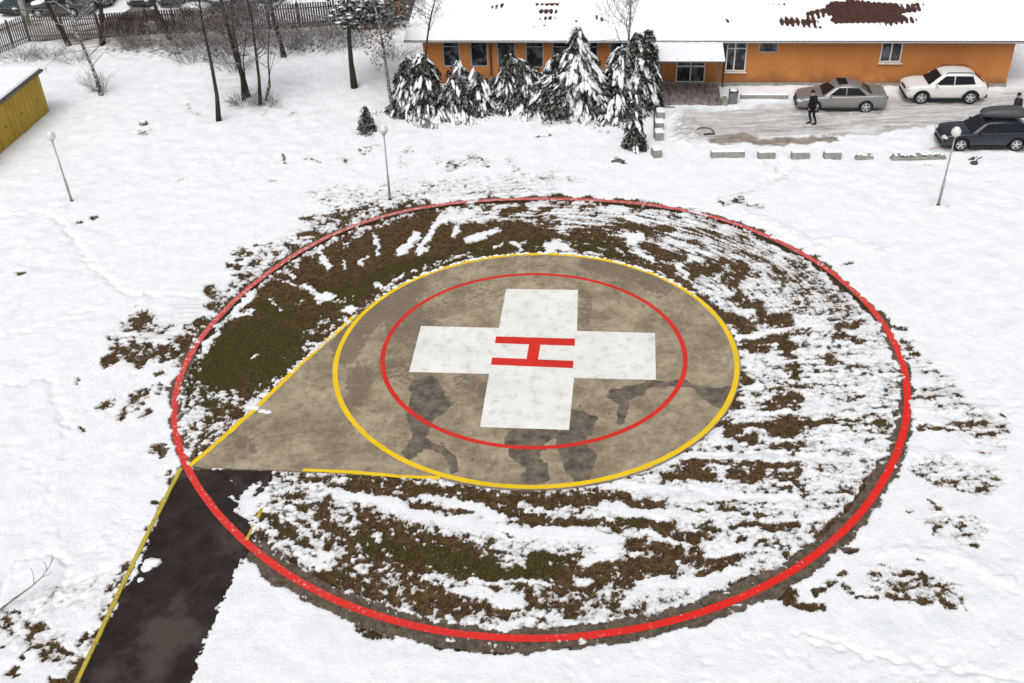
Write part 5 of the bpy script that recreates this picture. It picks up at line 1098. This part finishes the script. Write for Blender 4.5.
SH = [(20,60,3.0,1.0,'wide leafless shrub under the left end of the paling fence'), (48,58,2.5,.8,'low twiggy shrub between the fence corner and the pale birch'), (75,62,2.2,.9,'twiggy shrub left of the foot of the pale birch'), (100,90,1.4,1.1,'pale thin shoots round the foot of the pale birch'), (133,50,1.2,.8,'small dark shrub alone before the grey car'),
      (176,52,2.5,.9,'shrub at the foot of the forked tree'), (195,62,2.6,1.4,'tangled shrub just left of the nearest single tree'), (225,58,2.6,1.6,'reddish thicket between the single tree and the twin tree'), (236,70,2.4,1.3,'shrub in front of the thick twin tree'), (245,105,1.8,.8,'low twigs round the base of the twin tree clump'), (266,106,1.6,.7,'low twigs round the base of the curving sapling'),
      (262,44,2.8,1.7,'brown thicket before the board fence behind the slim tree'), (300,40,3.2,1.9,'dense thicket left of the snowy pine boughs'), (325,44,3.4,1.8,'dark round thicket under the low snowy boughs'), (343,40,2.4,1.6,'thicket touching the pine trunk on its left'), (205,46,3,1.5,'brush along the board fence left of the twin tree'), (240,44,3,1.6,'brush along the board fence behind the twin tree'), (128,44,2.6,1.3,'grey brush along the board fence right of the grey car'), (152,47,2.4,1.2,'brush between the grey car and the forked tree'), (185,44,2.8,1.5,'brown brush in front of the half buried white car'), (222,50,2.6,1.6,'tall brown brush left of the thick twin tree'), (280,50,2.6,1.3,'brush at the foot of the dark thick tree'), (312,50,2.6,1.1,'low brush in front of the dense thicket'), (345,52,2.0,1.0,'low brush between the thicket and the pine trunk'), (395,60,2.0,1.2,'pale twiggy bush between the leafy birch and the roof corner')]
for i, (u, v, w, h, lb) in enumerate(SH): shrub(u, v, w, h, lb, 100+i, int(18+w*11), 'pale_twig' if 'pale' in lb else 'twig')
# ------------------------------------------------------------------ fences
def fence(name, pts, h, label, mat, gap, board, cat='fence', rails=2):
    root = empty(name, at(*pts[0]), label=label, cat=cat); o0 = at(*pts[0]); q = [at(*p)-o0 for p in pts]
    pan = MB(); rl = MB()
    for a, b in zip(q, q[1:]):
        L = (b-a).length; d = (b-a)/L; an = math.atan2(d.y, d.x); n = max(1, int(L/(board+gap)))
        for i in range(n):
            c = a+d*((i+.5)*L/n); pan.box((c.x, c.y, h/2), (board, .025, h*(1+random.uniform(-.03,.02))), an)
        for k in range(rails):
            z = h*(.2+.6*k/max(1, rails-1)); c = (a+b)/2; rl.box((c.x+d.y*.03, c.y-d.x*.03, z), (L, .035, .07), an)
        m_ = max(1, int(round(L/2.6)))
        for i in range(m_):
            c = a+d*(i*L/m_); mb = MB(); mb.box((c.x, c.y, h*.54), (.12, .12, h*1.08), an, bev=.01); mb.build('post', mat, root)
    pan.build('palings', mat, root); rl.build('rail', mat, root)
    return root
fence('paling_fence', [(-45,74),(0,53.5),(14,48),(30,41.5),(66,39.5),(100,39)], 1.75, 'grey paling fence curving round the upper left corner', M['grey_wood'], .07, .09)
fence('board_fence', [(101,39),(150,35.5),(186,33.5),(240,31),(300,28),(372,24)], 1.7, 'weathered board fence running behind the bare trees', M['brown_wood'], .05, .12)
p = at(28, 24); gp = MB(); gp.box((0,0,.9), (.4,.4,1.8), bev=.03); gp.box((0,0,1.85), (.5,.5,.12), bev=.03); o = gp.build('gate_post', M['concrete'], None, p); tag(o, 'square concrete gate post just behind the curved paling fence', 'post')
# rusty shed behind the pine
p = at(374, 22.5); q = at(452, 20.5); L = (q-p).length; an = math.atan2(q.y-p.y, q.x-p.x)
sh = empty('shed', p, an, 'rusty brown shed between the dark pine and the orange building roof', 'shed')
t = NT('rusty_wall'); n = t.noise(1.2, 5, .7, sc=(1,1,.3)); t.col(t.mix(t.rng(n, .45, .65), (.05, .03, .024), (.22, .075, .02))); t.rough(.8)
mb = MB(); mb.box((L/2, 2, 1.2), (L, 4, 2.4)); mb.build('wall', t.m, sh); mb = MB(); mb.box((L/2, 1.9, 2.46), (L+.3, 4.5, .12)); mb.build('roof', M['gutter'], sh); mb = MB(); mb.box((L/2, 1.95, 2.6), (L+.2, 4.4, .16), bev=.06); mb.build('snow_layer', M['snow'], sh)
for k in range(3):
    mb = MB(); mb.box((L*(k+.5)/3, -.03, 1.1), (L/3*.8, .06, 2.0)); mb.build('door', M['brown_wood'], sh)
# ------------------------------------------------------------------ lamp posts
def lamp(b, t, label):
    p = at(*b); q = aty(t[0], t[1], p.y); q = q-Vector((p.x, p.y, 0)); root = empty('street_lamp', (p.x, p.y, 0), label=label, cat='street lamp', group='globe lamps round the landing pad')
    k = q*.36; k2 = q*.37; top = q-Vector((0,0,.16))
    mb = MB(); mb.tube([Vector((0,0,-.1)), k], .060, 10); mb.tube([k, k2, top], [.055, .036, .032], 10); mb.build('pole', M['metal'], root)
    mb = MB(); mb.lathe([(.085, 0), (.085, .10), (.06, .13)], 12, (0,0,-.02)); mb.build('base_collar', M['dark_metal'], root)
    mb = MB(); mb.lathe([(.05, -.05), (.09, .0), (.09, .03)], 12, top); mb.build('lamp_socket', M['metal'], root)
    r = .21; mb = MB(); mb.lathe([(max(.0001, r*math.sin(a)), -r*math.cos(a)) for a in [math.pi*i/12 for i in range(13)]], 20, q+Vector((0,0,.05))); mb.build('globe', M['globe'], root)
    mb = MB(); mb.blob(q+Vector((0,0,.235)), (.12,.12,.04), 4, 10, 5, .1); mb.build('snow_cap', M['snow'], root)
lamp((72,202), (51,137), 'globe lamp post leaning left on the open snow near the yellow garage')
lamp((390,200), (383.5,131), 'globe lamp post beside the tiny lone conifer')
lamp((938,206), (956,133), 'globe lamp post in front of the dark blue hatchback')
# ------------------------------------------------------------------ concrete blocks with snow
def block(u0, u1, v, w, h, label, seed, group, rz=None, broken=0):
    a = at(u0, v); b = at(u1, v-(u1-u0)*.0); L = (b-a).length; c = (a+b)/2; c.y += w/2; ang = BANG*.4 if rz is None else rz
    mb = MB(); rnd = random.Random(seed)
    if broken:
        mb.box((0, 0, h*.2), (L, w, h*.4), bev=.03)
        for k in range(broken): mb.box((L*(-.5+(k+.5)/broken), 0, h*.6), (L/broken*rnd.uniform(.35,.8), w*.8, h*rnd.uniform(.4,.75)), bev=.04, rz=rnd.uniform(-.1,.1))
    else: mb.box((0, 0, h/2-.05), (L, w, h+.1), bev=.035)
    o = mb.build('concrete_block', M['concrete'], None, (c.x, c.y, 0), ang+rnd.uniform(-.03,.03)); tag(o, label, 'concrete block', group)
    mb = MB()
    if broken:
        for k in range(broken*3): mb.blob((L*(-.45+.9*(k+.5)/(broken*3)), rnd.uniform(-.02,.06), h*rnd.uniform(.6,1)), (L/broken/5, w*.45, .06), k+seed, 7, 4, .25)
    else:
        mb.box((0, .015, h+.05), (L*.97, w*.92, .12), bev=.05)
        for k in range(4): mb.blob((L*rnd.uniform(-.4,.4), 0, h+.08), (L*.15, w*.4, .05), k+seed, 8, 5, .2)
    mb.build('snow_cap', M['snow'], o)
G1 = 'concrete blocks lining the near edge of the parking lot'
block(711, 745, 158.5, .34, .30, 'long snowy concrete block at the left end of the parking edge', 1, G1)
block(758, 775.5, 159.5, .36, .32, 'second concrete block from the left on the parking edge, left of the foot trail', 2, G1)
block(791.5, 810, 159.5, .36, .32, 'square snowy concrete block just right of the foot trail', 3, G1)
block(824, 841.5, 159.5, .36, .32, 'snowy concrete block between the foot trail block and the crumbling short one', 4, G1)
block(855.5, 874, 160, .32, .26, 'short crumbling concrete block with dark gaps on the parking edge', 5, G1, broken=2)
block(891, 947, 160, .34, .28, 'longest concrete block of the parking edge, broken at its left end', 6, G1, broken=5)
G2 = 'concrete blocks beside the lone conifer'
for i, (u, v, lb) in enumerate([(661, 120, 'snowy block nearest the entrance terrace step'), (660, 131, 'snowy block second from the entrance terrace'), (659.5, 141, 'snowy block right beside the lone conifer'), (657, 158.5, 'tilted bare sided block, lowest and set apart from the column')]):
    block(u-4.2, u+4.2, v, .62, .38, lb, 20+i, G2, R(-4 if i < 3 else 8))
p = at(654, 138); q = at(654, 113); mb = MB(); mb.tube([(0,0,.05), (q.x-p.x, q.y-p.y, .30)], .035, 6); o = mb.build('iron_pipe', M['dark_metal'], None, p); tag(o, 'thin dark iron pipe lying along the column of blocks by the lone conifer', 'pipe')
mb = MB(); mb.box((-.16,0,.06), (.34,.14,.10), .5, bev=.02); mb.box((.18,0,.06), (.36,.12,.10), -.25, bev=.02); o = mb.build('wood_scrap', M['grey_wood'], None, at(617.5, 162)); tag(o, 'broken v shaped piece of dark wood on the snow below the lone conifer', 'wood scrap')
mb = MB(); mb.tube([(-.55,.25,.1), (-.2,.45,.18), (.3,.42,.12), (.45,.1,.05)], .035, 6); mb.box((.15,-.1,.04), (.6,.12,.08), .1, bev=.02); o = mb.build('scrap_bar', M['dark_metal'], None, at(706, 134)); tag(o, 'bent dark metal bar half buried in snow between the terrace and the road', 'scrap metal')
st = empty('tree_stump', at(144, 126), label='short snow topped tree stump on the open snow right of the yellow garage', cat='tree stump')
mb = MB(); mb.lathe([(.27,-.1),(.24,.08),(.22,.26)], 12); mb.build('stump', M['bark'], st); mb = MB(); mb.blob((0,.03,.28), (.19,.17,.08), 2, 9, 5, .12); mb.build('snow_cap', M['snow'], st)
mb = MB(); mb.tube([(0,0,0),(.05,0,.25),(.28,.05,.33)], .03, 5); mb.blob((-.05,0,.06), (.2,.12,.09), 5); o = mb.build('stone_with_root', M['dark_metal'], None, at(975, 164)); tag(o, 'small dark root stub poking out of the snow right of the right lamp post', 'root')
# bare branch sticking up by the lower left corner
o0 = at(-14, 617); mb = MB(); rnd = random.Random(4)
Q = [Vector(at(u, v, z))-o0 for u, v, z in ((-14,617,0),(2,608,.12),(18,596,.25),(32,586,.35),(42,577,.42),(50,566,.5),(54,556,.5))]
mb.tube(Q, [.035,.032,.026,.020,.015,.010,.006], 5)
for (a, b) in (((34,584),(31,568)), ((42,577),(52,572)), ((50,566),(52,552)), ((18,596),(8,600)), ((47,570),(43,561))):
    mb.tube([Vector(at(a[0], a[1], .35))-o0, Vector(at((a[0]+b[0])/2+1, (a[1]+b[1])/2, .42))-o0, Vector(at(b[0], b[1], .5))-o0], [.013,.009,.005], 4)
o = mb.build('fallen_branch', M['bark'], None, o0); tag(o, 'thin bare dark branch lying on the snow in the lower left corner', 'branch')
# ------------------------------------------------------------------ people
def person(loc, rz, J, rad, edges, label, skin=(.45,.28,.2), cloth=(.012,.012,.015), hair=True, shoes=None, head=None):
    """J joints; one skinned body"""
    me = bpy.data.meshes.new('person'); me.from_pydata(list(J), edges, []); o = bpy.data.objects.new('person', me); COL.objects.link(o)
    md = o.modifiers.new('skin', 'SKIN'); md.use_smooth_shade = True
    for i, r in enumerate(rad): me.skin_vertices[0].data[i].radius = r if isinstance(r, tuple) else (r, r)
    me.skin_vertices[0].data[0].use_root = True
    o.modifiers.new('s', 'SUBSURF').levels = 2; o.modifiers['s'].render_levels = 2
    bpy.context.view_layer.update(); dg = bpy.context.evaluated_depsgraph_get(); nm = bpy.data.meshes.new_from_object(o.evaluated_get(dg)); o.modifiers.clear(); o.data = nm
    nm.materials.clear(); nm.materials.append(simple('dark_clothes_%d' % random.randint(0, 9999), cloth, .85, var=.3, scale=8)); nm.materials.append(simple('skin_tone', skin, .6))
    H_ = Vector(head)
    for f in nm.polygons:
        c = f.center
        if (c-H_).length < .155 and c.z > H_.z-.13: f.material_index = 1
    o.location = loc; o.rotation_euler = (0, 0, rz); tag(o, label, 'person'); 
    return o
def stick(Jd, E):
    k = list(Jd); return [Jd[q][0] for q in k], [Jd[q][1] for q in k], [(k.index(a), k.index(b)) for a, b in E]
# walking man, facing -x
Jd = {'pelvis': ((0,0,.95), (.15,.12)), 'belly': ((-.02,0,1.10), (.155,.12)), 'chest': ((-.06,0,1.33), (.18,.13)), 'neck': ((-.10,0,1.50), .062), 'head': ((-.13,0,1.62), .095), 'crown': ((-.125,0,1.72), .085),
      'sl': ((-.06,.18,1.42), .075), 'el': ((.03,.25,1.17), .055), 'wl': ((-.14,.22,.98), .042), 'hl': ((-.20,.21,.93), (.03,.042)), 'sr': ((-.06,-.18,1.42), .075), 'er': ((-.02,-.26,1.16), .055), 'wr': ((-.22,-.24,1.00), .042), 'hr': ((-.28,-.23,.96), (.03,.042)),
      'pl': ((0,.09,.86), .10), 'kl': ((-.12,.10,.52), .068), 'al': ((.02,.10,.11), .048), 'tl': ((-.15,.10,.05), (.045,.035)), 'pr': ((.0,-.09,.86), .10), 'kr': ((.04,-.10,.50), .068), 'ar': ((.20,-.10,.12), .048), 'tr': ((.06,-.10,.05), (.045,.035))}
E_ = [('pelvis','belly'),('belly','chest'),('chest','neck'),('neck','head'),('head','crown'),('chest','sl'),('sl','el'),('el','wl'),('wl','hl'),('chest','sr'),('sr','er'),('er','wr'),('wr','hr'),('pelvis','pl'),('pl','kl'),('kl','al'),('al','tl'),('pelvis','pr'),('pr','kr'),('kr','ar'),('ar','tr')]
def finish_person(o, hd, facing=(-1,0,0), cap=False, hands=()):
    h = Vector(hd); f = Vector(facing).normalized(); s = Vector((-f.y, f.x, 0)); sk = simple('face_skin_%d' % random.randint(0, 9999), (.42,.27,.20), .6)
    mb = MB(); mb.blob(h-f*.015+Vector((0,0,.045)), (.108,.102,.10), 3, 14, 8, .03); mb.build('hair', simple('dark_hair_%d' % random.randint(0, 9999), (.02,.015,.012), .7), o)
    mb = MB(); mb.blob(h+f*.105+Vector((0,0,-.01)), (.022,.016,.026), 1, 8, 5, 0); mb.build('nose', sk, o)
    mb = MB()
    for q in (-1, 1): mb.blob(h+f*.088+s*q*.035+Vector((0,0,.022)), (.012,.014,.009), 1, 8, 5, 0)
    mb.build('eyes', M['black'], o)
    mb = MB()
    for q in (-1, 1): mb.blob(h+s*q*.095+Vector((0,0,0)), (.022,.014,.032), 1, 8, 5, 0)
    mb.build('ears', sk, o)
    for k, hh in enumerate(hands):
        mb = MB(); hh = Vector(hh); dn = Vector((-.35,0,-1)).normalized()
        for i in range(4): 
            b = hh+Vector((0,0,0))+Vector((.028-.019*i, 0, -.02)); mb.tube([b, b+dn*.04, b+dn*(.07-.004*abs(i-1.5))+Vector((.01,0,0))], [.009,.0085,.007], 6)
        mb.tube([hh+Vector((-.03,0,.02)), hh+Vector((-.055,0,-.01)), hh+Vector((-.06,0,-.04))], [.011,.010,.008], 6); mb.build('fingers', sk, o)
Jp, Rp, Ep = stick(Jd, E_)
pl = at(811, 124.5); o = person((pl.x, pl.y, 0), R(6), Jp, Rp, Ep, 'person in black jacket and trousers walking left past the silver sedan', head=(-.13,0,1.64)); o.scale = (1.08, 1.08, 1.08)
finish_person(o, (-.13,0,1.65), hands=((-.20,.21,.90), (-.28,-.23,.93)))
mb = MB()
for (x, y, z, r) in ((-.10,.10,.045,0), (.11,-.10,.05,.1)): mb.box((x, y, z), (.27,.10,.085), ry=r, bev=.035)
mb.build('shoes', M['black'], o)
mb = MB(); mb.lathe([(.175,-.34),(.185,-.1),(.20,.12),(.17,.22),(.08,.26)], 16, (-.045,0,1.22)); j = mb.build('jacket', simple('black_jacket', (.010,.010,.013), .8, var=.3, scale=10), o)
# standing person at the right edge, leaning a little
Jd2 = dict(Jd); Jd2.update({'chest': ((-.10,0,1.33), (.18,.14)), 'kl': ((-.02,.10,.50), .07), 'al': ((.02,.11,.10), .05), 'tl': ((-.14,.11,.05), (.045,.035)), 'kr': ((0,-.10,.50), .07), 'ar': ((.04,-.11,.10), .05), 'tr': ((-.12,-.11,.05), (.045,.035)), 'wl': ((-.16,.16,1.05), .042), 'hl': ((-.24,.13,1.06), (.03,.042)), 'wr': ((-.10,-.2,1.0), .042), 'hr': ((-.16,-.19,.95), (.03,.042))})
Jp, Rp, Ep = stick(Jd2, E_)
pl = at(1013.5, 125); o = person((pl.x, pl.y, 0), R(10), Jp, Rp, Ep, 'person in a dark coat standing behind the roof box at the right edge', cloth=(.02,.022,.028), head=(-.13,0,1.64)); finish_person(o, (-.13,0,1.65), hands=((-.24,.13,1.03), (-.16,-.19,.92)))
mb = MB(); mb.lathe([(.20,-.55),(.19,-.1),(.205,.12),(.17,.22),(.08,.26)], 16, (-.06,0,1.22)); mb.build('coat', simple('dark_coat', (.03,.033,.042), .85, var=.3, scale=10), o)
mb = MB()
for y in (.11, -.11): mb.box((-.06, y, .045), (.27,.10,.085), bev=.035)
mb.build('shoes', M['black'], o)
